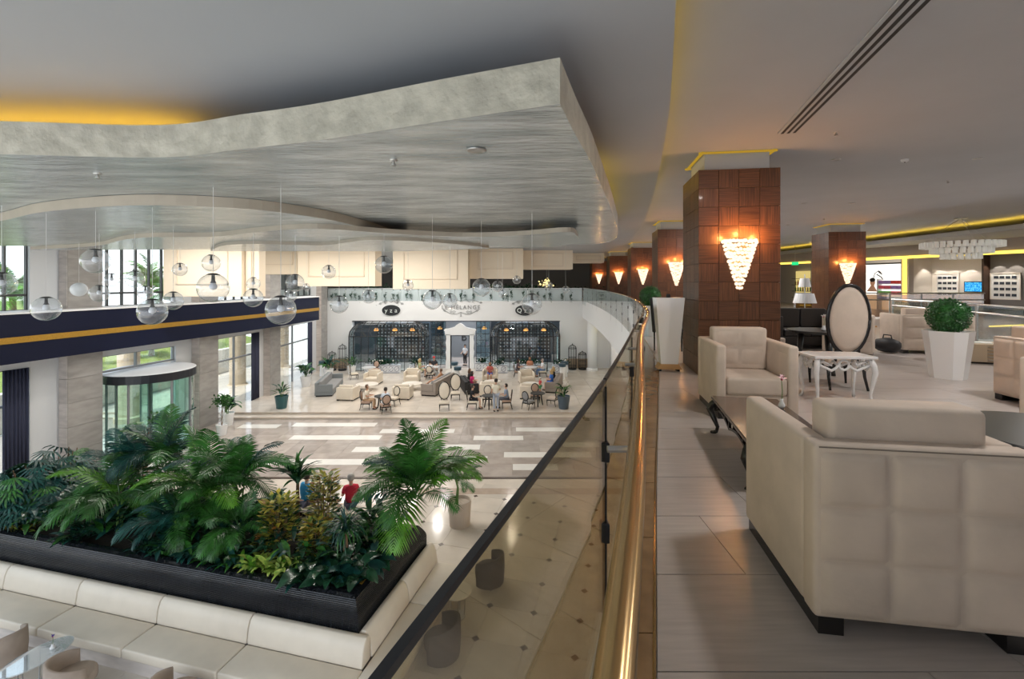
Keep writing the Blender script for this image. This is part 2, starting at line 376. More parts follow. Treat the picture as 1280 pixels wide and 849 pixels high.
c4 = smooth_poly([(-8.5,13.2),(-7,11.3),(-5.9,10.75),(-4.55,11.1),(-3.6,10.3),(-2.94,9.75),(-1.95,10.1),(-1.0,11.2),(-.6,12.2)],5)+[(-3,13.3)]
t, sd = canopy(c4, EYE+.88, EYE+.95, 'ceiling_canopy', 'lowest and smallest silver leaf canopy layer')
obj('edge_band', sd, M['plaster_brown'], t)
tag(obj('cove_light_strip', MB().tube([(p[0]-.0,p[1]+.6,EYE+1.53) for p in smooth_poly([(-14,6.2),(-11,5.3),(-8,4.7),(-5,4.75),(-3.7,4.9)],5)], .025, 5), M['led_canopy']), 'yellow light strip lying on the wavy front of the largest canopy', 'cove light')
tag(obj('cove_light_strip', MB().tube([(1.05,6.9,EYE+1.53),(1.5,8.6,EYE+1.53),(2.1,11.2,EYE+1.53),(2.4,13,EYE+1.53)], .02, 5), M['led']), 'yellow light strip lying on the side of the largest canopy', 'cove light')

# ---- cream bulkheads hanging in front of the far gallery
def bulk(x0, x1, yb, Y, depth=1.2, frame=None, label='', mt='cream', ztop=ZH-.004):
    X0, X1 = (x0-640)/F*Y, (x1-640)/F*Y; zb = EYE-(yb-HZ)/F*Y
    t = thing('bulkhead', label, 'bulkhead', ((X0+X1)/2, Y+depth/2, zb), 0, 'cream bulkheads under the hall ceiling')
    wd = (X1-X0)/2; hh = ztop-zb
    obj('panel', MB().box(-wd,-depth/2,0,wd,depth/2,hh), M[mt], t, bevel=.01, seg=1)
    fw = .035
    m = MB(); i = .55 if wd > 1.2 else .22; b = .5 if hh > 1.2 else .16
    y0, y1 = -depth/2-.045, -depth/2
    m.box(-wd+i,y0,b,wd-i,y1,b+fw); m.box(-wd+i,y0,hh-.2,wd-i,y1,hh-.2+fw)
    m.box(-wd+i,y0,b,-wd+i+fw,y1,hh-.2+fw); m.box(wd-i-fw,y0,b,wd-i,y1,hh-.2+fw)
    obj('moulding', m, M['cream2'], t)
M['cream2'] = mat('cream_moulding', (.76,.64,.5), .5)
bulk(204,302,371,19,.5,None,'wide cream framed bulkhead beside the tall windows, reaching lowest')
bulk(307,324,371,19.2,.5,None,'narrow cream bulkhead joined to the lowest wide one')
bulk(323,371.5,343,24.6,1.0,None,'cream bulkhead with a high underside above the grey columns')
bulk(372,469,358,24,1.2,None,'cream framed bulkhead just beside the open gap')
bulk(491,585,361.5,24,1.2,None,'cream bulkhead over the lettering, beyond the open gap')
bulk(585,654,348.5,25.4,1.2,None,'cream bulkhead stepped back over the hanging greenery')
bulk(654,716,336.6,27,1.2,None,'small cream bulkhead with yellow glow near the gallery bend')
bulk(716,755,328.5,29.5,1.0,None,'smallest and highest cream bulkhead by the wood pillars')

# ---- facade on the left: stone pillars, glazing, beam
FP = [(-17.7,12.3),(-16.3,17.9),(-15.2,23.5),(-14.8,29.3),(-14.9,37.2)]
pill_txt = ['stone pillar with a curtained window to its side, beyond the planter bush','stone pillar right next to the revolving door drum and its curtain window','stone pillar between the revolving door and the big potted leaf plant','stone pillar behind the teal potted plant','stone pillar in the corner by the bird cages']
def fdir(k):
    a = FP[max(k-1,0)]; b = FP[min(k+1,len(FP)-1)]; d = Vector((b[0]-a[0], b[1]-a[1])).normalized(); return d
for k, p in enumerate(FP):
    d = fdir(k); h = math.degrees(math.atan2(d.x, d.y))
    t = thing('stone_pillar', pill_txt[k], 'pillar', (p[0],p[1],0), h)
    obj('core', MB().box(-1.0,-.58,0,-.02,.58,ZH), M['stone'], t)
    fm = cached('slab_face', lambda: MB().box(-.02,-.6,.006,0,.6,.895).mesh('stone_slab'))
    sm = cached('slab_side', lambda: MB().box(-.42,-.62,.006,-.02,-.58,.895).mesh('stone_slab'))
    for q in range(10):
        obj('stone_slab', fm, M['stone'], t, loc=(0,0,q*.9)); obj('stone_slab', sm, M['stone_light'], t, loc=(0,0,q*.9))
nwin = 0
for k in range(len(FP)-1):
    a = Vector(FP[k]); b = Vector(FP[k+1]); d = (b-a).normalized(); L = (b-a).length; h = math.degrees(math.atan2(d.x,d.y))
    rot = (0,0,-math.radians(h))
    y0, y1 = .6, L-.6; yj = y1-.9 if k != 2 else y1-.5
    s = structure_root('wall_facade', (a.x,a.y,0)); s.rotation_euler = rot
    obj('spandrel', MB().box(-.75,y0,4.45,-.42,y1,6.2), M['jamb'], s)
    obj('jamb_panel', MB().box(-.7,yj,0,-.4,y1,4.5), M['jamb'], s, bevel=.01)
    obj('jamb_panel', MB().box(-.7,yj,6.2,-.4,y1,ZH), M['jamb'], s, bevel=.01)
    obj('head_panel', MB().box(-.7,y0,4.2,-.4,yj,4.5), M['jamb'], s)
    for lev in (0,1):
        nwin += 1
        wn = structure_root('window_%d' % nwin, (a.x,a.y,0)); wn.rotation_euler = rot
        z0, z1 = ((.0,4.2),(6.2,ZH))[lev]
        if lev == 0: ys = [y0, (y0+yj)/2, yj]; zs = [z0, 2.95, z1]
        else: ys = [y0+(yj-y0)*q/6 for q in range(7)]; zs = [z0, 6.75, z1]
        if k == 1 and lev == 0: zs = [3.55, z1]; 
        fr = MB()
        for q, yy in enumerate(ys):
            w_ = .05 if 0 < q < len(ys)-1 else .07
            fr.box(-.62,yy-w_/2,zs[0],-.5,yy+w_/2,z1)
        for zz in zs: fr.box(-.62,y0,zz-.04,-.5,yj,zz+.04)
        obj('frame', fr, M['frame'] if lev else M['framegrey'], wn)
        for q in range(len(ys)-1):
            for zq in range(len(zs)-1):
                obj('pane', MB().box(-.565,ys[q]+.03,zs[zq]+.04,-.555,ys[q+1]-.03,zs[zq+1]-.04), M['pane'], wn)
    # dark curtain bunched at the window's far side (lower level)
    if k != 1:
        m = MB(); n = 22
        A = [(-.36+.05*math.sin(q*1.9), yj-.75+.72*q/n) for q in range(n+1)]
        m.strip(A, [(x-.03,yy) for x,yy in A], .05 if k < 2 else .25, 4.2)
        o = obj('curtain', m, M['curtain'], None, loc=(a.x,a.y,0), rot=rot, smooth=True)
        tag(o, ['dark blue curtain gathered at the window by the planter bush','','dark curtain gathered at the window behind the potted leaf plant','dark curtain gathered at the window behind the grey sofa'][k], 'curtain')
# navy beam with gold stripe
BL = [(-17.1,9.5),(-16.2,14.8),(-15.3,20),(-14.3,25.5),(-13.9,29.5),(-13.6,33)]
bt = thing('facade_beam', 'navy blue ledge beam with a gold stripe running along the window side', 'beam', (BL[0][0],BL[0][1],4.56))
ox, oy = BL[0]; bl = [(x-ox,y-oy) for x,y in smooth_poly(BL,4)]
def bstrip(a, b, z0, z1, i0=0, i1=None):
    q = bl[i0:i1]; return MB().strip([(x+a,y) for x,y in q], [(x+b,y) for x,y in q], z0, z1)
for i in range(0,20,2):
    obj('navy_panel', bstrip(-.9,0,0,1.6,i,i+3), M['navy'], bt)
obj('gold_stripe', bstrip(-.1,.03,.66,.86), M['gold'], bt)
obj('cap', bstrip(-1.5,.04,1.6,1.66), M['white'], bt)
# ---- far wall with the restaurant opening
WY = 38.0
fw = structure_root('wall_far')
obj('wall_left', MB().box(-15.4,WY,0,-13.0,WY+.3,5.68), M['white'], fw)
obj('wall_right', MB().box(3.9,WY,0,8.5,WY+.3,5.68), M['white'], fw)
obj('wall_top', MB().box(-13.0,WY,4.08,3.9,WY+.3,5.68), M['white'], fw)
obj('lintel', MB().box(-13.0,WY+.01,4.0,3.9,WY+.1,4.1), M['frame'], fw)
M['dado'] = mat('tan_dado', (.45,.34,.24), .4)
obj('dado', MB().box(-15.2,WY-.05,.24,-13.1,WY,1.0), M['dado'], fw); obj('dado', MB().box(4.2,WY-.05,.24,6.6,WY,1.0), M['dado'], fw)
struct('wall_restaurant', MB().box(-15.4,45.5,0,8.5,45.7,5.3), mat('restaurant_wall', (.06,.08,.1), .5))
struct('wall_restaurant_side', MB().box(-15.5,38.3,0,-15.3,45.5,5.3).box(8.3,38.3,0,8.5,45.5,5.3), M['white'])
struct('wall_gallery', MB().box(-19,46.6,5.68,20,46.8,9.3), mat('gallery_wall', (.12,.115,.11), .6))
struct('wall_gallery_side', MB().box(-19.2,37,5.68,-19,46.8,9.3), M['white'])
# ---- hall floors
hf = structure_root('floor_hall')
obj('screed', MB().box(-24,-6,-.3,10,38,-.02), M['grout'], hf)
ang = math.radians(14)
def rotp(x, y): return (x*math.cos(ang)+y*math.sin(ang), -x*math.sin(ang)+y*math.cos(ang))
# near field: cream slabs with dark corner diamonds, a tan band
tm = MB().box(.004,.004,-.02,.996,.996,0).mesh('marble_tile'); dm = MB().prism([(0,-.085),(.085,0),(0,.085),(-.085,0)],-.01,.003).mesh('corner_diamond')
count = 0
for i in range(-14,8):
    for j in range(4,19):
        p = rotp(i+.5,j+.5)
        if p[1] > 16.6 or p[1] < 6 or p[0] > 6 or p[0] < -9: continue
        o = obj('marble_tile', tm, M['floor_cream'], hf); q = rotp(i,j); o.location = (q[0],q[1],0); o.rotation_euler = (0,0,-ang); count += 1
        if (i+j) % 1 == 0 and p[0] > -9: obj('corner_diamond', dm, M['floor_dark'], hf, loc=(q[0],q[1],0), rot=(0,0,-ang))
obj('field', MB().box(-22,-6,-.06,9.5,17.2,-.012), M['floor_cream'], hf)
bandm = MB().box(-.2,5,-.008,.2,16.2,.004)
o = obj('band', bandm, M['band'], hf, loc=(-.45+1.0,0,0), rot=(0,0,-ang)); 
obj('band', MB().box(-3.2,15.9,-.01,8,16.35,.004), M['band'], hf)
obj('dark_border', MB().box(-22,17.15,-.02,9.5,17.3,.005), M['floor_dark'], hf)
gm = MB().box(.004,.004,-.02,1.196,1.196,0).mesh('marble_tile')
for i in range(-13,6):
    for j in range(6): obj('marble_tile', gm, M['floor_grey'], hf, loc=(i*1.2,17.3+j*1.2,0))
obj('field', MB().box(-22,17.3,-.03,-15.6,24.5,-.002), M['floor_grey'], hf)
for (x0,x1,yy) in ((364,476,547),(367,470,531),(476,568,539),(592,654,547.6),(645,716,537),(442,487,562),(540,600,559),(630,739,568.6),(559,609,574),(641,697,584),(703,750,556),(300,349,533),(322,465,577.6),(150,260,560),(180,300,580)):
    a = gp(x0,yy); b = gp(x1,yy)
    obj('inlay_bar', MB().box(a[0],a[1]-.3,-.01,b[0],a[1]+.3,.004), M['floor_white'], hf)
# raised seating terrace: two steps
st = structure_root('floor_terrace')
obj('step', MB().box(-22,24.5,-.02,9.5,38,.12), M['floor_cream'], st, bevel=.01, seg=1)
obj('step', MB().box(-22,25.05,.12,9.5,38,.22), M['floor_cream'], st, bevel=.01, seg=1)
obj('nosing', MB().box(-22,24.47,.085,9.5,24.52,.118).box(-22,25.02,.2,9.5,25.07,.238), M['band'], st)
t2 = MB().box(.004,.004,.22,1.296,1.296,.24).mesh('marble_tile')
for i in range(-12,6):
    for j in range(10): obj('marble_tile', t2, M['floor_cream'], st, loc=(i*1.3,25.07+j*1.3,0))
obj('field', MB().box(-22,25.07,.2,-15.6,38,.238), M['floor_cream'], st)
obj('field', MB().box(-15.4,38,-.2,8.5,45.6,.2), M['floor_grey'], st)
# ---- arcade wall below the mezzanine on the right
aw = structure_root('wall_arcade')
ya = [5,10,15.4,20,24.4,28,31.5]
obj('wall', MB().strip([(ip(G,y)+2.4,y) for y in ya], [(ip(G,y)+2.7,y) for y in ya], 0, 4.3), M['cream'], aw)
obj('wall', MB().box(7.9,35.6,0,8.2,38,4.3), M['white'], aw)
obj('cove', MB().strip([(ip(G,y)+1.2,y) for y in ya+[34,37.9]], [(ip(G,y)+1.3,y) for y in ya+[34,37.9]], 4.2, 4.3), M['led_line'], aw)
# ---- exterior
struct('ground', MB().box(-90,-30,-.4,-19.5,90,-.06), M['paving'])
rw = structure_root('wall_garden')
ga, gb = Vector((-25.5,8)), Vector((-22.6,42)); gd = (gb-ga).normalized(); gn = Vector((gd.y,-gd.x))
hrot = -math.atan2(gd.x,gd.y)
obj('backing', MB().box(-.5,0,-.1,-.06,(gb-ga).length,1.84), M['extwall'], rw, loc=(ga.x,ga.y,0), rot=(0,0,hrot))
pm = MB().box(-.06,.006,.006,0,1.494,.604).mesh('wall_panel')
for i in range(22):
    for j in range(3): obj('wall_panel', pm, M['extwall'], rw, loc=(ga.x+gd.x*i*1.5, ga.y+gd.y*i*1.5, .02+j*.61), rot=(0,0,hrot))
struct('ground_lawn', MB().add([(-26,4,1.8),(-23,44,1.8),(-34,46,3.4),(-36,2,3.4),(-80,80,4.2),(-90,-10,4.2)],[(0,1,2,3),(3,2,4,5)]), M['lawn'])
def sand_column(p, r, lab):
    t = thing('round_column', lab, 'column', (p[0],p[1],-.06))
    obj('base', MB().lathe([(r+.15,0),(r+.15,.3),(r+.05,.36),(r+.05,.4)],24), M['sand'], t)
    for q in range(6): obj('stone_drum', cached('drum%.2f'%r, lambda: MB().lathe([(r-.02,0),(r,.02),(r,.93),(r-.02,.95)],24).mesh('stone_drum',smooth=False)), M['sand'], t, loc=(0,0,.4+q*.95))
sand_column((-19.9,24.3), .48, 'sandy round column outside the glass above the revolving door')
sand_column((-18.7,31.9), .5, 'sandy round column outside the window by the potted leaf plant')
sand_column((-18.9,38.5), .5, 'sandy round column outside the window behind the grey sofa')
# ================================================================== BALCONY GUARD
def zfun(z): return z
M['led_dim'] = emis('cove_led_dim', (1,.6,.06), .3)
M['orange_glow'] = emis('crystal_glow', (1,.7,.45), 1.5)
gt = thing('balcony_guard', 'curved glass balcony guard with brass handrail and black top edge', 'railing', (ip(G,0),0,5.4))
gx, gy = ip(G,0), 0
joints = [-1.6,.2,2.16,4.1,6.1,8.1,10.2,12.4,14.6,17,19.5,22,24.5,27,29.5,32,35,37.95]
for a, b in zip(joints[:-1], joints[1:]):
    q = [a+.012+(b-a-.024)*i/5 for i in range(6)]
    A = [(ip(G,t)-gx,t) for t in q]
    obj('glass_panel', MB().strip(A, [(x+.014,t) for x,t in A], 0, 1.34), M['guard'] if a < 12 else M['guardclear'], gt)
    obj('top_edge', MB().strip([(x-.001,t) for x,t in A], [(x+.015,t) for x,t in A], 1.34, 1.354), M['edgeblack'] if a < 14 else M['steel'], gt)
    obj('joint_profile', MB().cbox(ip(G,b)-gx+.007,b,.66,.018,.02,1.32), M['edgeblack'], gt)
    if a > -1.6 or True:
        for z in (.35,.72): obj('clamp', MB().cbox(ip(G,b)-gx+.007,b,z+.3,.04,.05,.09), M['edgeblack'], gt, bevel=.005)
qs = [-1.5+i*.12 for i in range(60)]+[5.8+i*.6 for i in range(54)]
obj('handrail', MB().tube([(ip(HR,t)-gx,t,1.3) for t in qs if t < 37.9], .027, 14), M['brass'], gt, smooth=True)
bm_ = MB().tube([(0,0,0),(1,0,0)], .011, 8).mesh('bracket')
for t in (-.6,1.43,2.9,3.6,4.9,5.7,6.9,7.9,9.1,10.3,11.5,13,15,17,19,21,23):
    w_ = min(.09, ip(HR,t)-ip(G,t))
    obj('bracket', bm_, M['steel'], gt, loc=(ip(HR,t)-gx-w_,t,1.29), scale=(w_,1,1))
# ---- guard of the far gallery and its greenery
fg = thing('gallery_guard', 'straight clear glass guard along the far gallery above the white wall', 'railing', (-15,38.06,5.68))
for i in range(14): obj('glass_panel', cached('fgp', lambda: MB().box(.02,0,0,1.46,.015,1.02).mesh('glass_panel')), M['guardmilk'], fg, loc=(i*1.48,0,0))
obj('rail', MB().box(0,-.01,1.02,20.7,.03,1.05), M['steel'], fg)
def leafblob(n, rx, ry, rz, ls, seed, flat=.45):
    r = random.Random(seed); m = MB()
    for i in range(n):
        u = r.gauss(0,.45); v = r.gauss(0,.45); w_ = r.gauss(0,.45)
        p = Vector((u*rx, v*ry, w_*rz)); d = Vector((r.uniform(-1,1), r.uniform(-1,1), r.uniform(-.6,.8))).normalized()
        s_ = d.cross(Vector((r.uniform(-1,1),r.uniform(-1,1),r.uniform(-1,1)))).normalized(); l = ls*r.uniform(.6,1.3)
        m.add([p, p+d*l*.5+s_*l*flat*.5, p+d*l, p+d*l*.5-s_*l*flat*.5], [(0,1,2,3)])
    return m
hg = thing('gallery_hedge', 'row of dark green plants standing along the far gallery guard', 'hedge', (-4.6,38.75,5.68))
obj('trough', MB().box(-10.3,-.2,0,10.3,.2,.85), M['white'], hg)
stuff(obj('foliage', leafblob(2600,9.5,.25,.3,.22,3), M['deep'], hg, loc=(0,0,1.0)))
vine = [leafblob(70,.09,.06,.55,.13,s).mesh('vine') for s in (1,2,3)]
xv = -14.6
i = 0
while xv < 5.4:
    if not (-3.0 < xv < -2.2):
        tag(obj('hanging_vine', vine[i%3], M['deep'], None, loc=(xv,37.9,6.15-.15*R.random()+(.2 if abs(xv-1.0) < 1.1 else 0)), scale=(1,1,R.uniform(.45,1.0))), 'thin dark green vine hanging down the far gallery glass', 'vine', 'vines on the far gallery guard')
    xv += R.choice((.35,.5,.7,.95)); i += 1
# ================================================================== WOOD PILLARS + SCONCES
def crystal(seed):
    r = random.Random(seed); m = MB()
    for q in range(13):
        f = q/12; z = .72*(1-f); rad = .25*(1-f*.86)
        n = max(3, int(11*(1-f))+3)
        for j in range(n):
            a = PI*(j+.5)/n+PI
            m.ball((rad*math.cos(a), .8*rad*math.sin(a), z+r.uniform(-.012,.012)), r.uniform(.024,.034), 6, 4)
    for j in range(26): m.ball((r.uniform(-.22,.22), -r.uniform(0,.15), .735), .026, 6, 4)
    return m
def sconce(loc, h, lab, power=24):
    t = thing('wall_sconce', lab, 'wall lamp', loc, h)
    obj('back_plate', MB().prism_y([(-.2,.7),(.2,.7),(.03,0),(-.03,0)],-.03,-.002), M['brass'], t)
    stuff(obj('crystals', cached('crystal', lambda: crystal(5).mesh('crystals',smooth=True)), M['orange_glow'], t))
    for q in (-.24,0,.24):
        l = bpy.data.lights.new('sconce_bulb','POINT'); l.energy = power/3; l.color = (1,.42,.1); l.shadow_soft_size = .03
        o = bpy.data.objects.new('sconce_bulb', l); C.objects.link(o); o.parent = t; o.location = (q,-.17,.86-.3*abs(q))
def wood_pillar(corner, h, lab, slab, side=1.22, tiles=True, sc_x=0):
    hd = math.radians(h); xd = Vector((math.cos(hd),-math.sin(hd))); yd = Vector((math.sin(hd),math.cos(hd)))
    c = Vector(corner)+xd*side/2+yd*side/2; a = side/2
    t = thing('wood_pillar', lab, 'pillar', (c.x,c.y,ZM), h)
    obj('core', MB().box(-a+.02,-a+.02,0,a-.02,a-.02,3.28), M['wooddark'], t)
    tm = cached('wtile%.2f'%side, lambda: MB().box(-side/8+.003,-.02,-.147,side/8-.003,0,.147).mesh('wood_tile',bevel=.002,seg=1))
    for f in range(4):
        ra = f*PI/2
        for i in range(4):
            for j in range(11):
                lx = -a+side/8+i*side/4; z = .15+j*.3
                p = Matrix.Rotation(ra,3,'Z') @ Vector((lx,-a+.02,z))
                o = obj('wood_tile', tm, M['wood'] if (i+j)%2 else M['wood2'], t, loc=tuple(p), rot=(0,0,ra))
    obj('capital', MB().box(-a+.12,-a+.12,3.28,a-.12,a-.12,3.595), M['ceil'], t)
    cap = MB(); 
    for s_ in (-1,1): cap.box(-a+.02,s_*(a-.07)-.02,3.57,a-.02,s_*(a-.07)+.02,3.595); cap.box(s_*(a-.07)-.02,-a+.02,3.57,s_*(a-.07)+.02,a-.02,3.595)
    obj('cove_strip', cap, M['led_dim'], t)
    p = c - yd*(a+.004) + xd*sc_x
    sconce((p.x,p.y,ZM+1.42), h, slab)
M['wood2'] = mat('walnut_veneer_cross', (.135,.055,.023), .4, noise=.5, ns=3, stretch=(.8,.8,24), col2=(.06,.022,.009), coat=.08, detail=6, vary=.15)
wood_pillar((2.99,7.5), 9, 'nearest tall wood panelled pillar behind the cream armchair', 'lit crystal cone lamp on the pillar behind the cream armchair')
wood_pillar((4.95,15.9), 8, 'wood panelled pillar behind the tall white planter', 'lit crystal cone lamp on the pillar behind the tall white planter')
wood_pillar((6.2,24.4), 6, 'wood panelled pillar third along the curved balcony', 'lit crystal cone lamp on the third pillar along the balcony')
wood_pillar((6.63,31.8), 4, 'wood panelled pillar fourth along the curved balcony', 'lit crystal cone lamp on the fourth pillar along the balcony')
wood_pillar((6.75,39.6), 2, 'wood panelled pillar at the gallery corner, fifth along the balcony', 'lit crystal cone lamp on the pillar at the gallery corner')
wood_pillar((11.3,16.7), 8, 'wood panelled pillar standing behind the oval backed chair', 'lit crystal cone lamp on the pillar behind the oval backed chair')
# ================================================================== LOUNGE FURNITURE
def tuft(w, h, nx, nz, dep, res=6):
    m = MB(); NX, NZ = nx*res, nz*res; vs = []; fs = []
    for j in range(NZ+1):
        for i in range(NX+1):
            u = (i/res) % 1; v = (j/res) % 1
            b = (abs(math.sin(PI*u))*abs(math.sin(PI*v)))**.3
            vs.append((-w/2+w*i/NX, -dep*b, h*j/NZ))
    for j in range(NZ):
        for i in range(NX):
            a = j*(NX+1)+i; fs.append((a,a+1,a+NX+2,a+NX+1))
    return m.add(vs, fs)
def armchair(lab, loc, h, w=.84, d=.88, hh=.81, mt='suede', group=None, far=False):
    t = thing('armchair', lab, 'armchair', loc, h, group); k = 'ac%.2f%.2f'%(w,d); a = w/2; b = d/2; th = .105
    M_ = M[mt]
    rl = cached(k+'r', lambda: MB().box(-.05,-b+.01,0,.05,b-.01,.075).mesh('base_rail'))
    for s_ in (-1,1): obj('base_rail', rl, M['black'], t, loc=(s_*(a-.07),0,0))
    ar = cached(k+'a', lambda: MB().box(-th/2,-b+th,.07,th/2,b,hh).mesh('arm',bevel=.028,seg=3,smooth=True))
    for s_ in (-1,1): obj('arm', ar, M_, t, loc=(s_*(a-th/2),0,0))
    bk = obj('backrest', cached(k+'b', lambda: MB().box(-a,-b,.07,a,-b+th+.01,hh).mesh('backrest',bevel=.022,seg=3,smooth=True)), M_, t)
    if not far:
        obj('tufted_panel', cached(k+'t', lambda: tuft(w-.05,hh-.12,3,3,.036,12).mesh('tufted_panel',smooth=True)), M_, bk, loc=(0,-b+.001,.09))
        obj('tufted_panel', cached(k+'ts', lambda: tuft(d-.2,hh-.2,2,2,.012).mesh('tufted_panel',smooth=True)), M_, t, loc=(a-th+.002,.06,.12), rot=(0,0,-PI/2))
        obj('tufted_panel', cached(k+'ts', None), M_, t, loc=(-a+th-.002,.06,.12), rot=(0,0,PI/2))
        obj('piping', cached(k+'pp', lambda: MB().tube([(-a+.012,-b+.012,.09),(-a+.012,-b+.012,hh-.02)],.005,6).tube([(a-.012,-b+.012,.09),(a-.012,-b+.012,hh-.02)],.005,6).tube([(-a+.02,-b+.006,hh-.014),(a-.02,-b+.006,hh-.014)],.005,6).mesh('piping')), M['piping'], bk)
    obj('seat_base', cached(k+'s', lambda: MB().box(-a+th,-b+th,.07,a-th,b-.03,.27).mesh('seat_base',bevel=.015)), M_, t)
    obj('seat_cushion', cached(k+'c', lambda: MB().box(-a+th+.004,-b+th,.265,a-th-.004,b-.005,.455).mesh('seat_cushion',bevel=.035,seg=3,smooth=True)), M_, t)
    bc = obj('back_cushion', cached(k+'k', lambda: MB().box(-a+th+.006,-b+th+.002,.45,a-th-.006,-b+th+.19,hh+.14).mesh('back_cushion',bevel=.03,seg=3,smooth=True)), M_, t)
    if not far: obj('tufted_panel', cached(k+'tk', lambda: tuft(w-2*th-.07,.42,2,2,.018).mesh('tufted_panel',smooth=True)), M_, bc, loc=(0,-b+th+.185,.5), rot=(0,0,PI))
    return t
M['piping'] = mat('dark_piping', (.2,.16,.13), .8)
# near chair: back-left corner at (1.295,1.994)
def chair_from_corner(lab, bl_, h, **k):
    hd = math.radians(h); w_, d_ = k.get('w',.84), k.get('d',.88)
    c = Vector(bl_)+Vector((math.cos(hd),-math.sin(hd)))*w_/2+Vector((math.sin(hd),math.cos(hd)))*d_/2
    return armchair(lab, (c.x,c.y,ZM+.002), h, **k)
chair_from_corner('large cream suede armchair turned away, with a dark coffee table before it', (1.285,1.99), 9)
armchair('cream suede armchair standing against the wood pillar facing the coffee table', (2.246+.42-.02+.08,5.1+.44-.04,ZM+.002), 189)
armchair('pale cream armchair in front of the white topiary planter, side on', (6.62,5.6,ZM+.002), 95)
armchair('tufted cream armchair half behind the white topiary planter', (8.95,10.15,ZM+.002), 12, w=1.3)
armchair('cream armchair beside the black bag, behind the oval backed chair', (7.05,9.8,ZM+.002), 40)
armchair('cream armchair pushed to the round dark coffee table edge', (5.2,4.0,ZM+.002), 262)
def cabriole(m, x, y, z1, sx, sy, r=.032, out=.07):
    m.tube([(x,y,z1),(x+sx*out*.7,y+sy*out*.7,z1*.84),(x+sx*out,y+sy*out,z1*.7),(x+sx*out*.5,y+sy*out*.5,z1*.45),(x,y,z1*.22),(x+sx*out*.15,y+sy*out*.15,z1*.08),(x+sx*out*.75,y+sy*out*.75,0)],
           [r*1.1,r*1.2,r*1.15,r*.85,r*.6,r*.55,r*.8], 8)
    return m
# black coffee table
ct = thing('coffee_table', 'low black coffee table with curved legs between the two cream armchairs', 'coffee table', (2.13,3.95,ZM+.002), 13)
obj('top', MB().box(-.3,-.68,.335,.3,.68,.365), M['coffee'], ct, bevel=.006)
def carved(L, z0, z1, y, n=7):
    """apron board with pierced ovals along x"""
    m = MB(); m.box(-L/2,y-.012,z1-.018,L/2,y+.012,z1)
    low = [(-L/2+L*i/24, z0+.05*abs(math.sin(PI*2*i/24))) for i in range(25)]
    for a, b in zip(low[:-1], low[1:]): m.seg((a[0],y,a[1]),(b[0],y,b[1]),.022,.022)
    for i in range(n+1):
        x = -L/2+L*i/n; zz = z0+.05*abs(math.sin(PI*2*i/n))
        m.seg((x,y,zz),(x,y,z1),.02,.022)
    return m
for s_ in (-1,1):
    o = obj('apron', cached('ctap', lambda: carved(1.24,.24,.335,0,8).mesh('apron')), M['black'], ct, loc=(s_*.27,0,0), rot=(0,0,PI/2))
    obj('apron', cached('ctae', lambda: carved(.5,.25,.335,0,4).mesh('apron')), M['black'], ct, loc=(0,s_*.65,0))
    for q in (-1,1): obj('leg', cabriole(MB(), s_*.25, q*.62, .335, s_, q, .03, .06), M['black'], ct, smooth=True)
def flower_vase(lab, loc, pot, petals, hgt=.2, r=.02):
    t = thing('flower_vase', lab, 'vase', loc)
    obj('vase', MB().lathe([(r*.7,0),(r*1.3,.012),(r*1.5,.03),(r*.6,.07),(r*.75,.085)],14), pot, t, smooth=True)
    obj('stem', MB().tube([(0,0,.06),(.006,0,.06+hgt*.5),(0,.004,.06+hgt)],.0035,5), M['stemgreen'], t)
    pet = cached('petal', lambda: MB().add([(0,0,0),(.022,.014,.014),(.05,0,.016),(.022,-.014,.014),(.026,0,.02)],[(0,1,4),(1,2,4),(2,3,4),(3,0,4)]).mesh('petal',smooth=True))
    fl_ = obj('flower_heart', MB().ball((0,0,0),.01,8,6), M['magenta'], t, loc=(0,0,.06+hgt))
    for i in range(6): obj('petal', pet, petals, t, loc=(0,0,.06+hgt), rot=(R.uniform(-.5,.5),R.uniform(-1.1,.1),i*PI/3))
    return t
M['magenta'] = mat('magenta_flower', (.45,.03,.12), .6); M['pinkpetal'] = mat('pink_petal', (.85,.55,.6), .6); M['whitepetal'] = mat('white_petal', (.85,.83,.8), .6); M['purple'] = mat('purple_petal', (.08,.05,.35), .6)
flower_vase('pink orchid bloom in a small vase on the black coffee table', (2.42,4.2,ZM+.368), M['whitegloss'], M['pinkpetal'], .2)
# white console
cs = thing('console_table', 'white lacquered side table with scrolled apron and curved legs', 'side table', (4.13,5.97,ZM+.002), 5)
obj('top', MB().box(-.37,-.22,.55,.37,.22,.585), M['whitegloss'], cs, bevel=.008)
for sx_ in (-1,1):
    for sy_ in (-1,1): obj('leg', cabriole(MB(), sx_*.31, sy_*.17, .55, sx_, sy_, .028, .035), M['whitegloss'], cs, smooth=True)
def scroll(L, y):
    m = MB()
    for s_ in (-1,1):
        m.tube([(s_*L/2,y,.47),(s_*L*.38,y,.44),(s_*L*.25,y,.4),(s_*L*.16,y,.43),(s_*L*.1,y,.47)],.018,6)
        m.tube([(s_*L*.5,y,.53),(s_*L*.36,y,.5),(s_*L*.24,y,.46)],.012,6)
    m.tube([(L*.1*math.cos(a),y,.47+.06*math.sin(a)) for a in [PI*2*i/12 for i in range(13)]],.016,6)
    return m
for s_ in (-1,1):
    obj('apron', scroll(.6, s_*.17), M['whitegloss'], cs, smooth=True)
    obj('apron', scroll(.32, 0), M['whitegloss'], cs, loc=(s_*.31,0,0), rot=(0,0,PI/2), smooth=True)
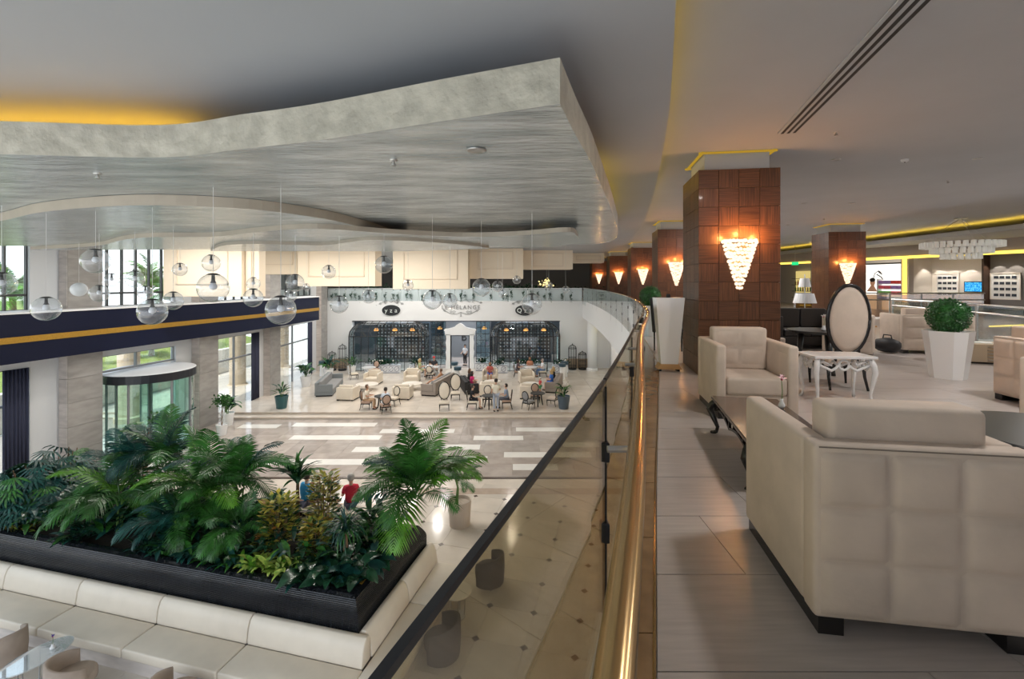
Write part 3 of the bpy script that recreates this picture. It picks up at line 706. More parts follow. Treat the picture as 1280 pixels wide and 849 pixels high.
def oval_chair(lab, loc, h, group=None, hh=1.46, ow=.27, fab='suede'):
    t = thing('oval_back_chair', lab, 'chair', loc, h, group); k = 'oc%.2f%.2f'%(hh,ow)
    oh = (hh-.5)/2; zc = hh-oh
    N = 28; ring = [(ow*math.cos(2*PI*i/N), -.25-.06*(math.sin(2*PI*i/N)+1)/2, zc+oh*math.sin(2*PI*i/N)) for i in range(N+1)]
    obj('back_frame', cached(k+'f', lambda: MB().tube(ring,.026,8).mesh('back_frame',smooth=True)), M['black'], t)
    def pad():
        m = MB(); n = N; vs = []
        for s_ in (1,-1):
            for q in (1.0,.85,.5,0.0):
                for i in range(n):
                    a = 2*PI*i/n; z = oh*.94*q*math.sin(a)
                    vs.append((ow*.94*q*math.cos(a), -.25-.06*(z/oh+1)/2+s_*(.012+.035*(1-q*q)), zc+z))
        for l in range(2):
            o_ = l*4*n
            for q in range(3):
                for i in range(n): m.f.append((o_+q*n+i, o_+q*n+(i+1)%n, o_+(q+1)*n+(i+1)%n, o_+(q+1)*n+i))
        for i in range(n): m.f.append((i,(i+1)%n,4*n+(i+1)%n,4*n+i))
        m.v = vs; return m.mesh('back_pad',smooth=True)
    obj('back_pad', cached(k+'p', pad), M[fab], t)
    obj('seat', cached(k+'s', lambda: MB().prism([(-.25,-.24),(.25,-.24),(.28,.26),(-.28,.26)],.36,.47).mesh('seat',bevel=.03,seg=3,smooth=True)), M[fab], t)
    obj('seat_rail', cached(k+'r', lambda: MB().prism([(-.245,-.235),(.245,-.235),(.27,.25),(-.27,.25)],.31,.365).mesh('seat_rail')), M['black'], t)
    for sx_ in (-1,1):
        obj('leg', cached(k+'l%d'%sx_, lambda: MB().tube([(sx_*.23,-.22,.36),(sx_*.235,-.24,.18),(sx_*.245,-.3,0)],[.026,.02,.016],8).mesh('leg',smooth=True)), M['black'], t)
        obj('leg', cached(k+'g%d'%sx_, lambda: MB().tube([(sx_*.25,.23,.36),(sx_*.25,.235,.18),(sx_*.25,.22,0)],[.028,.02,.014],8).mesh('leg',smooth=True)), M['black'], t)
        obj('back_post', cached(k+'b%d'%sx_, lambda: MB().tube([(sx_*.15,-.25,.4),(sx_*ow*.55,-.26,zc-oh*.8)],.02,6).mesh('back_post')), M['black'], t)
    return t
oval_chair('tall oval backed chair with dark frame, its back toward the white side table', (4.68,6.75,ZM+.002), 6)
oval_chair('tall oval backed chair half hidden by the wood pillar', (4.7,8.75,ZM+.002), 150)
# dark round table with bud vase
def round_table(name, lab, loc, r, hgt, mt, legs=3, cat='table', group=None, th=.04):
    t = thing(name, lab, cat, loc, 0, group); k = 'rt%.2f%.2f'%(r,hgt)
    obj('top', cached(k+'t', lambda: MB().lathe([(r-.01,hgt-th),(r,hgt-th+.01),(r,hgt-.008),(r-.01,hgt)],36).mesh('top')), M[mt], t)
    for i in range(legs):
        a = 2*PI*i/legs+.5
        obj('leg', cached(k+'l%d'%i, lambda: MB().tube([(r*.55*math.cos(a),r*.55*math.sin(a),hgt-th),(r*.6*math.cos(a),r*.6*math.sin(a),hgt*.5),(r*.8*math.cos(a),r*.8*math.sin(a),0)],[.05,.04,.032],8).mesh('leg',smooth=True)), M[mt], t)
    return t
round_table('round_table', 'dark round table between the two oval backed chairs', (5.15,7.85,ZM+.002), .46, .7, 'tabledark', 3)
flower_vase('white bud vase with one pale flower on the dark round table', (5.13,7.7,ZM+.704), M['whitegloss'], M['whitepetal'], .17, .032)
round_table('round_table', 'large low dark round table beside the large cream armchair', (3.72,3.12,ZM+.002), .6, .48, 'tabledark', 3)
# ---- white planter with clipped ball
def topiary(lab, loc, h, w0, w1, hh, br):
    t = thing('potted_topiary', lab, 'potted plant', loc, h)
    m = MB(); c = .3
    def octo(w_): return [(-w_,-w_*c),(-w_*c,-w_),(w_*c,-w_),(w_,-w_*c),(w_,w_*c),(w_*c,w_),(-w_*c,w_),(-w_,w_*c)]
    a, b, d_ = octo(w0), octo(w1), octo(w1*.9)
    m.add([(x,y,0) for x,y in a]+[(x,y,hh) for x,y in b]+[(x,y,hh) for x,y in d_]+[(x,y,hh-.06) for x,y in d_],
          [tuple(range(7,-1,-1))]+[(i,(i+1)%8,8+(i+1)%8,8+i) for i in range(8)]+[(8+i,8+(i+1)%8,16+(i+1)%8,16+i) for i in range(8)]+[(16+i,16+(i+1)%8,24+(i+1)%8,24+i) for i in range(8)]+[tuple(range(24,32))])
    obj('pot', m, M['whitegloss'], t)
    obj('trunk', MB().tube([(0,0,hh-.08),(0,0,hh+.15)],.025,8), M['stem'], t)
    r = random.Random(3); lm = MB()
    for i in range(2600):
        z = r.uniform(-1,1); a_ = r.uniform(0,2*PI); q = math.sqrt(1-z*z); n = Vector((q*math.cos(a_),q*math.sin(a_),z)); p = n*br*r.uniform(.86,1.0)
        s_ = n.cross(Vector((r.uniform(-1,1),r.uniform(-1,1),r.uniform(-1,1)))).normalized(); u = n.cross(s_)*.6+n*r.uniform(.2,.9); l = br*.11
        lm.add([p-s_*l*.4, p+u*l, p+s_*l*.4], [(0,1,2)])
    lm.ball((0,0,0), br*.88, 20, 12)
    stuff(obj('clipped_ball', lm, M['boxwood'], t, loc=(0,0,hh+br*.82)))
topiary('white faceted pot with a clipped green ball beside the tufted cream armchair', (6.85,7.35,ZM+.002), 14, .22, .31, .74, .28)
topiary('white pot with a small clipped green ball by the far balcony rail', (3.9,13.2,ZM+.002), 10, .25, .36, .85, .3)
# ---- tall tapering white stand near the rail
p0 = gp(849,462,ZM)
tp = thing('tall_stand', 'tall white tapering pedestal on a small wooden foot before the black chairs', 'pedestal', (p0[0]-.22,p0[1]-.1,ZM+.002), 6)
w0, w1, hh = .14, .235, 1.12
obj('body', MB().add([(-w0,-.1,.12),(w0,-.1,.12),(w0,.1,.12),(-w0,.1,.12),(-w1,-.16,.12+hh),(w1,-.16,.12+hh),(w1,.16,.12+hh),(-w1,.16,.12+hh)],[(0,3,2,1),(4,5,6,7),(0,1,5,4),(1,2,6,5),(2,3,7,6),(3,0,4,7)]), M['whitegloss'], tp, bevel=.006)
obj('foot', MB().prism_y([(-.2,.04),(.2,.04),(.15,.125),(-.15,.125)],-.12,.12), M['sandwood'], tp)
for s_ in (-1,1): obj('caster', MB().box(s_*.15-.02,-.08,0,s_*.15+.02,.08,.04), M['blackmatte'], tp)
obj('knob', MB().lathe([(.035,0),(.035,.05),(.02,.06)],12,(0,0,.12+hh)), M['blackmatte'], tp)
# dining chairs in black behind it
def plain_chair(lab, loc, h, mt='blackmatte', bk=.95):
    t = thing('dining_chair', lab, 'chair', loc, h)
    obj('seat', cached('pcs', lambda: MB().box(-.23,-.22,.42,.23,.24,.5).mesh('seat',bevel=.02,seg=2)), M[mt], t)
    obj('backrest', cached('pcb', lambda: MB().add([(-.23,-.24,.4),(.23,-.24,.4),(.23,-.19,.4),(-.23,-.19,.4),(-.22,-.33,1.15),(.22,-.33,1.15),(.22,-.29,1.15),(-.22,-.29,1.15)],[(0,3,2,1),(4,5,6,7),(0,1,5,4),(1,2,6,5),(2,3,7,6),(3,0,4,7)]).mesh('backrest',bevel=.015)), M[mt], t)
    for sx_ in (-1,1):
        for sy_ in (-1,1): obj('leg', cached('pcl', lambda: MB().tube([(0,0,.43),(0,0,0)],[.02,.015],6).mesh('leg')), M['black'], t, loc=(sx_*.2,sy_*.2,0))
    return t
plain_chair('black upholstered high chair next to the white pedestal, by the rail', (3.4,10.2,ZM+.002), 150)
plain_chair('black upholstered high chair directly behind the white pedestal', (4.1,10.6,ZM+.002), 200)
plain_chair('black upholstered chair between pedestal and second wood pillar', (4.75,11.5,ZM+.002), 170)
# ================================================================== SHOPS ON THE RIGHT
A0 = Vector((18.9,30.4)); HS = 77.6
hs = math.radians(HS); SD = Vector((math.cos(hs),-math.sin(hs))); SN = Vector((math.sin(hs),math.cos(hs)))
def shop_root(name): 
    o = structure_root(name, (A0.x,A0.y,ZM)); o.rotation_euler = (0,0,-hs); return o
def sp(s, y, z): p = A0+SD*s+SN*y; return (p.x,p.y,ZM+z)
M['shopwall'] = mat('shop_wall', (.72,.68,.64), .6); M['taupe'] = mat('taupe_wall', (.4,.35,.32), .6)
M['poster'] = emis('lightbox', (1,.95,.86), 1.1)
ws = shop_root('wall_shops')
obj('fascia', MB().box(-14,0,2.86,14,.3,3.5), M['taupe'], ws)
obj('pier', MB().box(-14,0,0,-3.2,.3,2.9), M['taupe'], ws)
obj('pier', MB().box(.6,0,0,2.2,.3,2.9), M['taupe'], ws)
obj('pier', MB().box(6.2,0,0,6.6,.3,2.9), M['taupe'], ws)
obj('pier', MB().box(11.25,0,0,14,.3,2.9), M['taupe'], ws)
obj('back_wall', MB().box(-14,2.6,0,6.3,2.8,3), M['shopwall'], ws)
obj('back_wall', MB().box(6.3,1.7,0,14,1.9,3), M['shopwall'], ws)
obj('partition', MB().box(6.25,.3,0,6.45,2.6,3), M['shopwall'], ws); obj('partition', MB().box(8.95,1.2,0,9.03,1.7,3), M['wooddark'], ws)
obj('dark_wall', MB().box(9.03,1.6,0,11.3,1.72,2.9), mat('grey_shop_wall', (.2,.19,.19), .6), ws)
obj('ceiling_board', MB().box(-14,.3,2.86,14,2.8,2.95), M['taupe'], ws)
for k_, (m_, lab) in enumerate(((MB().box(6.3,-.05,0,6.5,0,2.86).box(2.2,-.05,2.72,11.3,0,2.86), 'yellow light line framing the poster shop and the photo shop'),
                   (MB().box(11.3,-.05,0,11.5,0,2.86), 'upright yellow light line at the end of the photo shop'),
                   (MB().box(-9,-.05,2.72,.6,0,2.84), 'yellow light line above the bottle shop'))):
    obj('light_line', m_, M['led_line'], ws)
# bottle shop
bs = thing('bottle_shelf', 'lit shelf of bottles in the shop behind the two tier lamp', 'shelf', sp(-1.3,2.3,0), HS)
obj('back_panel', MB().box(-1.9,.2,0,1.9,.25,2.3), emis('bottle_backlight', (.9,.7,.25), .55), bs)
for z in (.4,.85,1.3,1.75): obj('shelf', MB().box(-1.9,-.15,z,1.9,.2,z+.03), M['wooddark'], bs)
bc = [mat('bottle_%d'%i, c, .2) for i,c in enumerate(((.1,.25,.05),(.4,.28,.05),(.4,.05,.03),(.05,.12,.05),(.3,.2,.1)))]
bme = MB().lathe([(.045,0),(.05,.02),(.05,.2),(.018,.26),(.018,.34),(.02,.35)],8).mesh('bottle',smooth=True)
for z in (.43,.88,1.33):
    for i in range(17):
        kb = R.randrange(5); row_ = {.43:'lowest',.88:'middle',1.33:'top'}[z]; cn_ = ('green','amber','red','dark green','brown')[kb]
        tag(obj('bottle', bme, bc[kb], None, loc=sp(-1.3-1.7+i*.21,2.3,z+.001)), cn_+' bottle on the '+row_+' row of the lit bottle shop shelf', 'bottle', cn_+' bottles on the '+row_+' lit shelf')
# poster shop: light box, products
lb = thing('lightbox_poster', 'bright shop poster with a woman face and dark hair ornaments', 'poster', sp(4.2,.75,.0), HS)
obj('panel', MB().box(-2.0,0,.0,2.0,.08,2.5), M['poster'], lb); obj('top_frame', MB().box(-2.05,-.03,2.5,2.05,.1,2.58), M['frame'], lb)
skin = mat('printed_skin', (.75,.42,.28), .7); ink = mat('printed_black', (.02,.015,.015), .7)
obj('printed_face', MB().prism_y([(.15*math.cos(2*PI*i/16)-.15,1.5+.22*math.sin(2*PI*i/16)) for i in range(16)],-.012,-.001).prism_y([(-.22,1.35),(-.08,1.35),(.12,.98),(-.5,.98)],-.011,-.001), skin, lb)
obj('printed_hair', MB().prism_y([(.17*math.cos(2*PI*i/16)-.15,1.64+.12*math.sin(2*PI*i/16)) for i in range(16)],-.016,-.012).tube([(-.1,-.01,1.7),(-.02,-.01,2.0),(.2,-.01,2.15),(.35,-.01,2.05)],.02,5).tube([(.1,-.01,1.95),(.35,-.01,1.8),(.45,-.01,1.65)],.03,5).tube([(.2,-.01,2.1),(.4,-.01,1.95)],.035,5), ink, lb)
pc = [mat('product_%d'%i, c, .5) for i,c in enumerate(((.75,.06,.05),(.2,.55,.12),(.7,.1,.15),(.35,.2,.5)))]
sh = thing('product_rack', 'white rack of red and green boxed products before the shop poster', 'shelf', sp(5.45,.35,0), HS)
for z in (.55,.85,1.15,1.42): obj('shelf', MB().box(-.7,-.16,z-.03,.75,.18,z), M['white'], sh)
for s_ in (-.7,.73): obj('upright', MB().box(s_,-.16,0,s_+.02,.18,1.7), M['white'], sh)
pm_ = MB().box(-.15,-.1,0,.15,.1,.17).mesh('product_box')
for zi,z in enumerate((.555,.855,1.155,1.425)):
    for i in range(4):
        kp = (zi+(i>1))%4 if zi else (3 if i<2 else 1); cn_ = ('red','green','crimson','purple')[kp]; row_ = ('lowest','second','third','top')[zi]
        tag(obj('product_box', pm_, pc[kp], None, loc=sp(5.45-.5+i*.34,.35,z), rot=(0,0,-hs)), cn_+' product box on the '+row_+' shelf of the poster shop rack', 'box', cn_+' boxes on the '+row_+' rack shelf')
# photo shop: framed boards and screen
fm_ = MB().box(-.085,-.012,-.06,.085,0,.06).mesh('photo')
phm = mat('dark_photo', (.03,.04,.06), .4)
for (s_, w_, lab, y_) in ((7.2,.95,'white framed board with rows of dark photos beside the wall screen',1.69),(9.62,1.05,'white framed board with rows of dark photos on the grey shop wall',1.59)):
    b = thing('photo_board', lab, 'display board', sp(s_,y_,.75), HS)
    obj('panel', MB().box(-w_/2,-.04,0,w_/2,0,1.15), M['white'], b, bevel=.01)
    obj('frame', MB().box(-w_/2-.04,-.06,-.04,w_/2+.04,-.01,0).box(-w_/2-.04,-.06,1.15,w_/2+.04,-.01,1.19).box(-w_/2-.04,-.06,0,-w_/2,-.01,1.15).box(w_/2,-.06,0,w_/2+.04,-.01,1.15), M['shopwall'], b)
    for i in range(4):
        for j in range(4): obj('photo', fm_, phm, b, loc=(-.33+i*.22,-.041,.17+j*.27))
tv = thing('wall_screen', 'wall mounted screen showing a bright blue picture', 'television', sp(8.35,1.68,1.02), HS)
obj('casing', MB().box(-.4,-.06,0,.4,0,.52), M['blackmatte'], tv, bevel=.008)
scm = bpy.data.materials.new('blue_screen'); scm.use_nodes = True; t_ = scm.node_tree; t_.nodes.clear()
e_ = t_.nodes.new('ShaderNodeEmission'); o_ = t_.nodes.new('ShaderNodeOutputMaterial'); n_ = t_.nodes.new('ShaderNodeTexNoise'); r_ = t_.nodes.new('ShaderNodeValToRGB'); n_.inputs['Scale'].default_value = 9
r_.color_ramp.elements[0].position = .45; r_.color_ramp.elements[0].color = (.01,.25,.7,1); r_.color_ramp.elements[1].position = .6; r_.color_ramp.elements[1].color = (.15,.65,.95,1)
t_.links.new(n_.outputs[0], r_.inputs[0]); t_.links.new(r_.outputs[0], e_.inputs[0]); t_.links.new(e_.outputs[0], o_.inputs[0]); e_.inputs[1].default_value = .9
obj('screen', MB().box(-.36,-.068,.04,.36,-.06,.48), scm, tv)
for s_ in (6.9,7.5,8.2,9.4,10):
    l = bpy.data.lights.new('shop_spot','SPOT'); l.energy = 60; l.spot_size = 1.3; l.color = (1,.9,.75); o = bpy.data.objects.new('shop_spot', l); C.objects.link(o); o.location = sp(s_,1.2,2.8)
# exit sign and small tables in the back
ex = thing('exit_sign', 'small green lit exit sign hanging under the yellow cove', 'sign', (17.3,28.6,ZM+2.55))
obj('panel', MB().box(-.2,-.03,0,.2,.03,.2), emis('exit_green', (.02,.6,.2), 1), ex); obj('hanger', MB().box(-.01,-.01,.2,.01,.01,1.3), M['steel'], ex)
# ---- chandelier of white cylinders
def chandelier():
    t = thing('ring_chandelier', 'three tier ring chandelier of white cylinders hanging before the shops', 'chandelier', (16.3,17.0,ZM+2.3))
    cy = MB().lathe([(.075,0),(.075,.21),(.06,.21),(.06,.0)],10).mesh('cylinder_shade',smooth=False)
    for r_, z, n in ((1.08,.45,34),(.8,.24,25),(.5,.04,16)):
        obj('ring', MB().tube([(r_*math.cos(2*PI*i/32),r_*math.sin(2*PI*i/32),z+.2) for i in range(33)],.02,5), M['steel'], t)
        for i in range(n):
            a = 2*PI*i/n; obj('cylinder_shade', cy, M['chshade'], t, loc=(r_*math.cos(a),r_*math.sin(a),z))
    for a in (0.4,2.5,4.6): obj('cable', MB().tube([(1.05*math.cos(a),1.05*math.sin(a),.66),(0,0,1.54)],.008,4), M['steel'], t)
    obj('ceiling_rose', MB().lathe([(.18,1.5),(.18,1.55),(.05,1.55)],16), M['steel'], t)
M['chshade'] = mat('white_shade', (.75,.76,.73), .5, emit=(1,.95,.85), es=.08)
chandelier()
# ---- second glass guard beyond the topiary, escalator
sg = thing('lounge_guard', 'glass guard with steel posts and double rail behind the topiary planter', 'railing', (9.62,7.6,ZM))
pp = [(0,0),(.3,1.3),(.9,3.0),(1.25,4.6),(1.6,6.2)]
for a,b in zip(pp[:-1],pp[1:]):
    obj('glass_panel', MB().strip([a,b],[(a[0]+.012,a[1]),(b[0]+.012,b[1])],.1,.95), M['guardclear'], sg)
for p in pp: obj('post', MB().tube([(p[0],p[1],0),(p[0],p[1],1.0)],.025,8), M['steel'], sg)
for z in (1.0,.82): obj('rail', MB().tube([(x,y,z) for x,y in pp],.022,8), M['steel'], sg)
sg2 = thing('lounge_guard', 'brown tinted glass guard with double rail in front of the shops', 'railing', (11.6,19.2,ZM))
M['brownglass'] = glassmat('brown_glass', (.55,.42,.3), .08)
for i in range(6):
    obj('glass_panel', MB().box(i*1.3+.04,0,.08,i*1.3+1.26,.012,1.0), M['brownglass'], sg2)
    obj('post', MB().tube([(i*1.3,0,0),(i*1.3,0,1.05)],.028,8), M['steel'], sg2)
for z in (1.05,.78): obj('rail', MB().tube([(0,0,z),(7.8,0,z)],.024,8), M['steel'], sg2)
es_ = thing('escalator', 'black escalator balustrades with yellow light lines behind the glass guard', 'escalator', (14.6,13.8,ZM+.003), 75)
for s_ in (-.8,.8):
    obj('balustrade', MB().prism_x([(-2.6,0),(2.4,0),(2.4,.35),(1.2,.75),(-2.2,.75),(-2.6,.6)],s_-.12,s_+.12), M['black'], es_)
    obj('light_line', MB().box(s_-.13,-2.4,.32,s_+.13,2.0,.36), M['led_line'], es_)
obj('tread_plate', MB().box(-.7,-2.5,0,.7,2.4,.12), M['blackmatte'], es_)
# ---- dark sofa, tier lamp, low items behind
def sofa(name, lab, loc, h, L=2.2, d=.9, hh=.75, mt='blackmatte', group=None, seats=3, cush=None):
    t = thing(name, lab, 'sofa', loc, h, group); a = L/2; b = d/2
    obj('plinth', MB().box(-a+.05,-b+.05,0,a-.05,b-.05,.08), M['black'], t)
    obj('base', MB().box(-a,-b,.08,a,b-.02,.28), M[mt], t, bevel=.02)
    obj('backrest', MB().box(-a,-b,.28,a,-b+.2,hh), M[mt], t, bevel=.03, seg=2)
    for s_ in (-1,1): obj('arm', MB().box(min(s_*a,s_*(a-.16)),-b+.2,.28,max(s_*a,s_*(a-.16)),b-.02,hh-.12), M[mt], t, bevel=.03, seg=2)
    n = seats; wd = (L-.34)/n
    for i in range(n):
        x = -a+.17+i*wd
        obj('seat_cushion', MB().box(x+.005,-b+.2,.28,x+wd-.005,b,.44), M[cush or mt], t, bevel=.03, seg=2)
        obj('back_cushion', MB().box(x+.005,-b+.2,.44,x+wd-.005,-b+.36,hh+.04), M[cush or mt], t, bevel=.03, seg=2)
    return t
sofa('sofa', 'black leather sofa with dark cushions behind the round table', (6.75,10.9,ZM+.002), 185, 1.5, .85, .85, 'blackleather', seats=2)
lp = thing('tier_lamp', 'white lamp with a small shade above a larger shade', 'lamp', (7.35,11.75,ZM+.002))
obj('stand', MB().lathe([(.22,0),(.22,.02),(.04,.04),(.03,.8)],16), M['whitegloss'], lp); obj('pole', MB().tube([(0,0,.78),(0,0,1.7)],.012,8), M['whitegloss'], lp)
M['shade'] = mat('white_lamp_shade', (.78,.8,.84), .7)
obj('lamp_shade', MB().lathe([(.26,.98),(.2,1.22),(.19,1.22),(.25,.98)],24), M['shade'], lp); obj('lamp_shade', MB().lathe([(.14,1.38),(.1,1.6),(.09,1.6),(.13,1.38)],24), M['shade'], lp)
rt = thing('magazine_table', 'low pale table covered with newspapers beside the black bag', 'side table', (8.55,12.0,ZM+.002))
obj('top', MB().box(-.5,-.4,.38,.5,.4,.42), M['sandwood'], rt)
for sx_ in (-1,1):
    for sy_ in (-1,1): obj('leg', MB().box(sx_*.45-.025,sy_*.35-.025,0,sx_*.45+.025,sy_*.35+.025,.38), M['sandwood'], rt)
nm = [mat('newsprint_%d'%i, c, .8, noise=.6, ns=9) for i,c in enumerate(((.75,.72,.68),(.8,.3,.15),(.3,.4,.6)))]
for i,(x,y,q,l_) in enumerate(((-.2,-.1,.2,'folded newspaper with pale pages on the low table'),(.2,-.05,-.3,'orange covered magazine on the low table'),(-.05,.27,.0,'blue covered magazine on the low table'))):
    tag(obj('newspaper', MB().box(-.16,-.12,0,.16,.12,.012), nm[i], None, loc=(8.55+x,12+y,ZM+.423), rot=(0,0,q), bevel=.003, seg=1), l_, 'magazine')
bag = thing('duffel_bag', 'black soft bag lying on the floor between cream armchairs', 'bag', (7.98,9.95,ZM+.002), 80)
obj('body', MB().tube([(-.24,0,.13),(-.2,0,.15),(0,0,.17),(.2,0,.15),(.24,0,.13)],[.05,.13,.16,.13,.05],10), M['blackmatte'], bag, smooth=True)
obj('handle', MB().tube([(-.1,0,.3),(-.08,0,.38),(.08,0,.38),(.1,0,.3)],.012,6), M['blackmatte'], bag)
lc = thing('low_cabinet', 'low wooden display cabinet with papers, below the steel rails', 'cabinet', (8.72,8.85,ZM+.002), 20)
obj('body', MB().box(-.62,-.28,.03,.62,.28,.36), M['sandwood2'], lc, bevel=.01); obj('plinth', MB().box(-.58,-.24,0,.58,.24,.03), M['blackmatte'], lc)
for i in range(5): obj('slat', MB().box(.08,-.3,.06+i*.06,.6,-.28,.085+i*.06), M['steel'], lc)
for i,(x,c,l_) in enumerate(((-.35,(.25,.5,.8),'blue brochure lying on the low display cabinet'),(.1,(.75,.78,.75),'pale brochure lying on the low display cabinet'))):
    p = Vector((8.72,8.85))+Vector((math.cos(math.radians(20)),-math.sin(math.radians(20))))*x
    tag(obj('brochure', MB().box(-.16,-.11,0,.16,.11,.01), mat('brochure_%d'%i,c,.6), None, loc=(p.x,p.y,ZM+.3645), rot=(0,0,-.3-.4*i)), l_, 'brochure')
# right edge lamp
tl = thing('table_lamp', 'white shaded lamp on a banded wooden stand at the lounge guard', 'lamp', (8.75,7.5,ZM+.002))
obj('stand', MB().box(-.24,-.24,0,.24,.24,.5).box(-.22,-.22,.55,.22,.22,.62).box(-.2,-.2,.5,.2,.2,.55), M['honey'], tl); obj('pole', MB().tube([(0,0,.6),(0,0,.8)],.015,6), M['steel'], tl)
obj('lamp_shade', MB().lathe([(.2,.68),(.13,1.0),(.12,1.0),(.19,.68)],24), M['shade'], tl)
# ---- ceiling fittings
sd_ = thing('slot_diffuser', 'long three slot air diffuser set in the lounge ceiling', 'air vent', (0,0,ZC-.012))
a = gp(985,165,ZC); b = gp(1143,1,ZC)
A_ = Vector((a[0],a[1],0)); B_ = Vector((b[0],b[1],0)); B_ = A_+(B_-A_)*1.7; dd = (B_-A_).normalized(); nn = Vector((dd.y,-dd.x,0))
obj('frame', MB().seg(A_,B_,.26,.014), M['ceil'], sd_)
for q in (-.075,0,.075): obj('slot', MB().seg(A_+nn*q,B_+nn*q,.035,.02), M['blackmatte'], sd_)
def downlight(x, y, z, lab, r=.085, lit=False):
    t = thing('downlight', lab, 'downlight', (x,y,z-.012), 0, 'recessed ceiling downlights')
    obj('trim_ring', cached('dlr%.3f'%r, lambda: MB().lathe([(r*.72,.0),(r*.8,-.006),(r,0),(r,.011),(r*.72,.011)],20).mesh('trim_ring',smooth=True)), M['steel'], t)
    obj('lens', cached('dll%.3f'%r, lambda: MB().lathe([(0.001,.004),(r*.72,.004)],20).mesh('lens')), M['lens'], t)
p = gp(595,187,EYE+1.19); downlight(p[0],p[1],EYE+1.19,'round downlight in the largest silver canopy',.09)
for i,(x,y_) in enumerate(((1045,199),(1222,198),(1005,254),(1065,254),(985,281))):
    p = gp(x,y_,ZC); downlight(p[0],p[1],ZC,'small round downlight recessed in the lounge ceiling',.07)
def sprinkler(x, y, z, lab):
    t = thing('sprinkler', lab, 'sprinkler', (x,y,z), 0, 'ceiling sprinklers')
    obj('rose', MB().lathe([(.035,-.01),(.04,0),(.001,0)],12), M['steel'], t); obj('head', MB().lathe([(.01,-.05),(.025,-.055),(.025,-.05),(.008,-.01)],10), M['steel'], t)
for (x,y_) in ((1045,165),(1185,226),(1030,273)): p = gp(x,y_,ZC); sprinkler(p[0],p[1],ZC,'small steel sprinkler head under the lounge ceiling')
p = gp(1131,199,ZC); t = thing('smoke_detector', 'white round smoke detector under the lounge ceiling', 'smoke detector', (p[0],p[1],ZC-.05)); obj('body', MB().lathe([(.03,0),(.055,.015),(.055,.049),(.001,.049)],16), M['white'], t); obj('lens', MB().ball((0,0,0),.012,8,6), M['blackmatte'], t)
for (x,y_) in ((492,200),(122,217)): p = gp(x,y_,EYE+1.19); sprinkler(p[0],p[1],EYE+1.19,'small sprinkler head under the silver canopy')
# ================================================================== HALL: RESTAURANT FRONT
ZT = .24
def text_mesh(s, size, depth=.02, space=1.0):
    cu = bpy.data.curves.new('t','FONT'); cu.body = s; cu.size = size; cu.extrude = depth; cu.align_x = 'CENTER'; cu.space_character = space
    o = bpy.data.objects.new('t', cu); C.objects.link(o); dg = bpy.context.evaluated_depsgraph_get(); me = bpy.data.meshes.new_from_object(o.evaluated_get(dg)); bpy.data.objects.remove(o); bpy.data.curves.remove(cu)
    return me
M['iron'] = mat('black_ironwork', (.012,.014,.017), .4); M['signgrey'] = mat('grey_lettering', (.22,.23,.24), .5); M['signwhite'] = mat('white_lettering', (.75,.8,.78), .5)
M['teal'] = glassmat('teal_glass', (.72,.84,.88), .1); M['lav'] = mat('white_ironwork', (.75,.77,.8), .5)
M['bottleend'] = mat('pale_bottle_end', (.55,.6,.62), .4)
# lettering over the door
ls = thing('wall_lettering', 'grey capital lettering with scroll ornaments on the white wall', 'sign', (-4.15,37.96,5.02))
o = obj('letters', text_mesh('LE MÉLANGE', .46, .015, 1.25), M['signgrey'], ls, rot=(PI/2,0,0))
def curl(m, x, z, s_, r, turns=1.1, y=0, th=.014):
    m.tube([(x+s_*r*(1-.62*q/14)*math.cos(PI+turns*2*PI*q/14)+s_*r, y, z+r*(1-.62*q/14)*math.sin(turns*2*PI*q/14)) for q in range(15)], th, 5); return m
def flourish(L, up):
    m = MB()
    for s_ in (-1,1):
        m.tube([(s_*L*t, 0, up*(.16*math.sin(t*PI*1.35)+.02)) for t in [i/14 for i in range(15)]], .018, 5)
        curl(m, s_*L*.98, -.1*up, -s_, .1); curl(m, s_*L*.3, .02*up, s_, .13); curl(m, s_*L*.62, .0, -s_, .1)
    m.tube([(0,0,.02*up),(0,0,up*.3)],.016,5); m.ball((0,0,up*.33),.04,8,6)
    return m
obj('scroll_ornament', flourish(1.75,1), M['signgrey'], ls, loc=(0,0,.62)); obj('scroll_ornament', flourish(1.45,-1), M['signgrey'], ls, loc=(0,0,-.22))
def oval_sign(lab, x, txt):
    t = thing('oval_sign', lab, 'sign', (x,37.95,4.93))
    obj('plate', MB().prism_y([(.74*math.cos(2*PI*i/40),.43*math.sin(2*PI*i/40)) for i in range(40)],-.04,.04), M['iron'], t)
    obj('letters', text_mesh(txt, .5, .01, 1.1), M['signwhite'], t, loc=(0,-.05,-.17), rot=(PI/2,0,0))
    obj('scroll_ornament', flourish(1.0,1), M['signgrey'], t, loc=(0,0,.62))
oval_sign('black oval sign with pale letters above the iron cage by the grey sofa', -9.8, 'y z a'); oval_sign('black oval sign half behind a globe pendant, above the other iron cage', 1.0, 'Q z a')
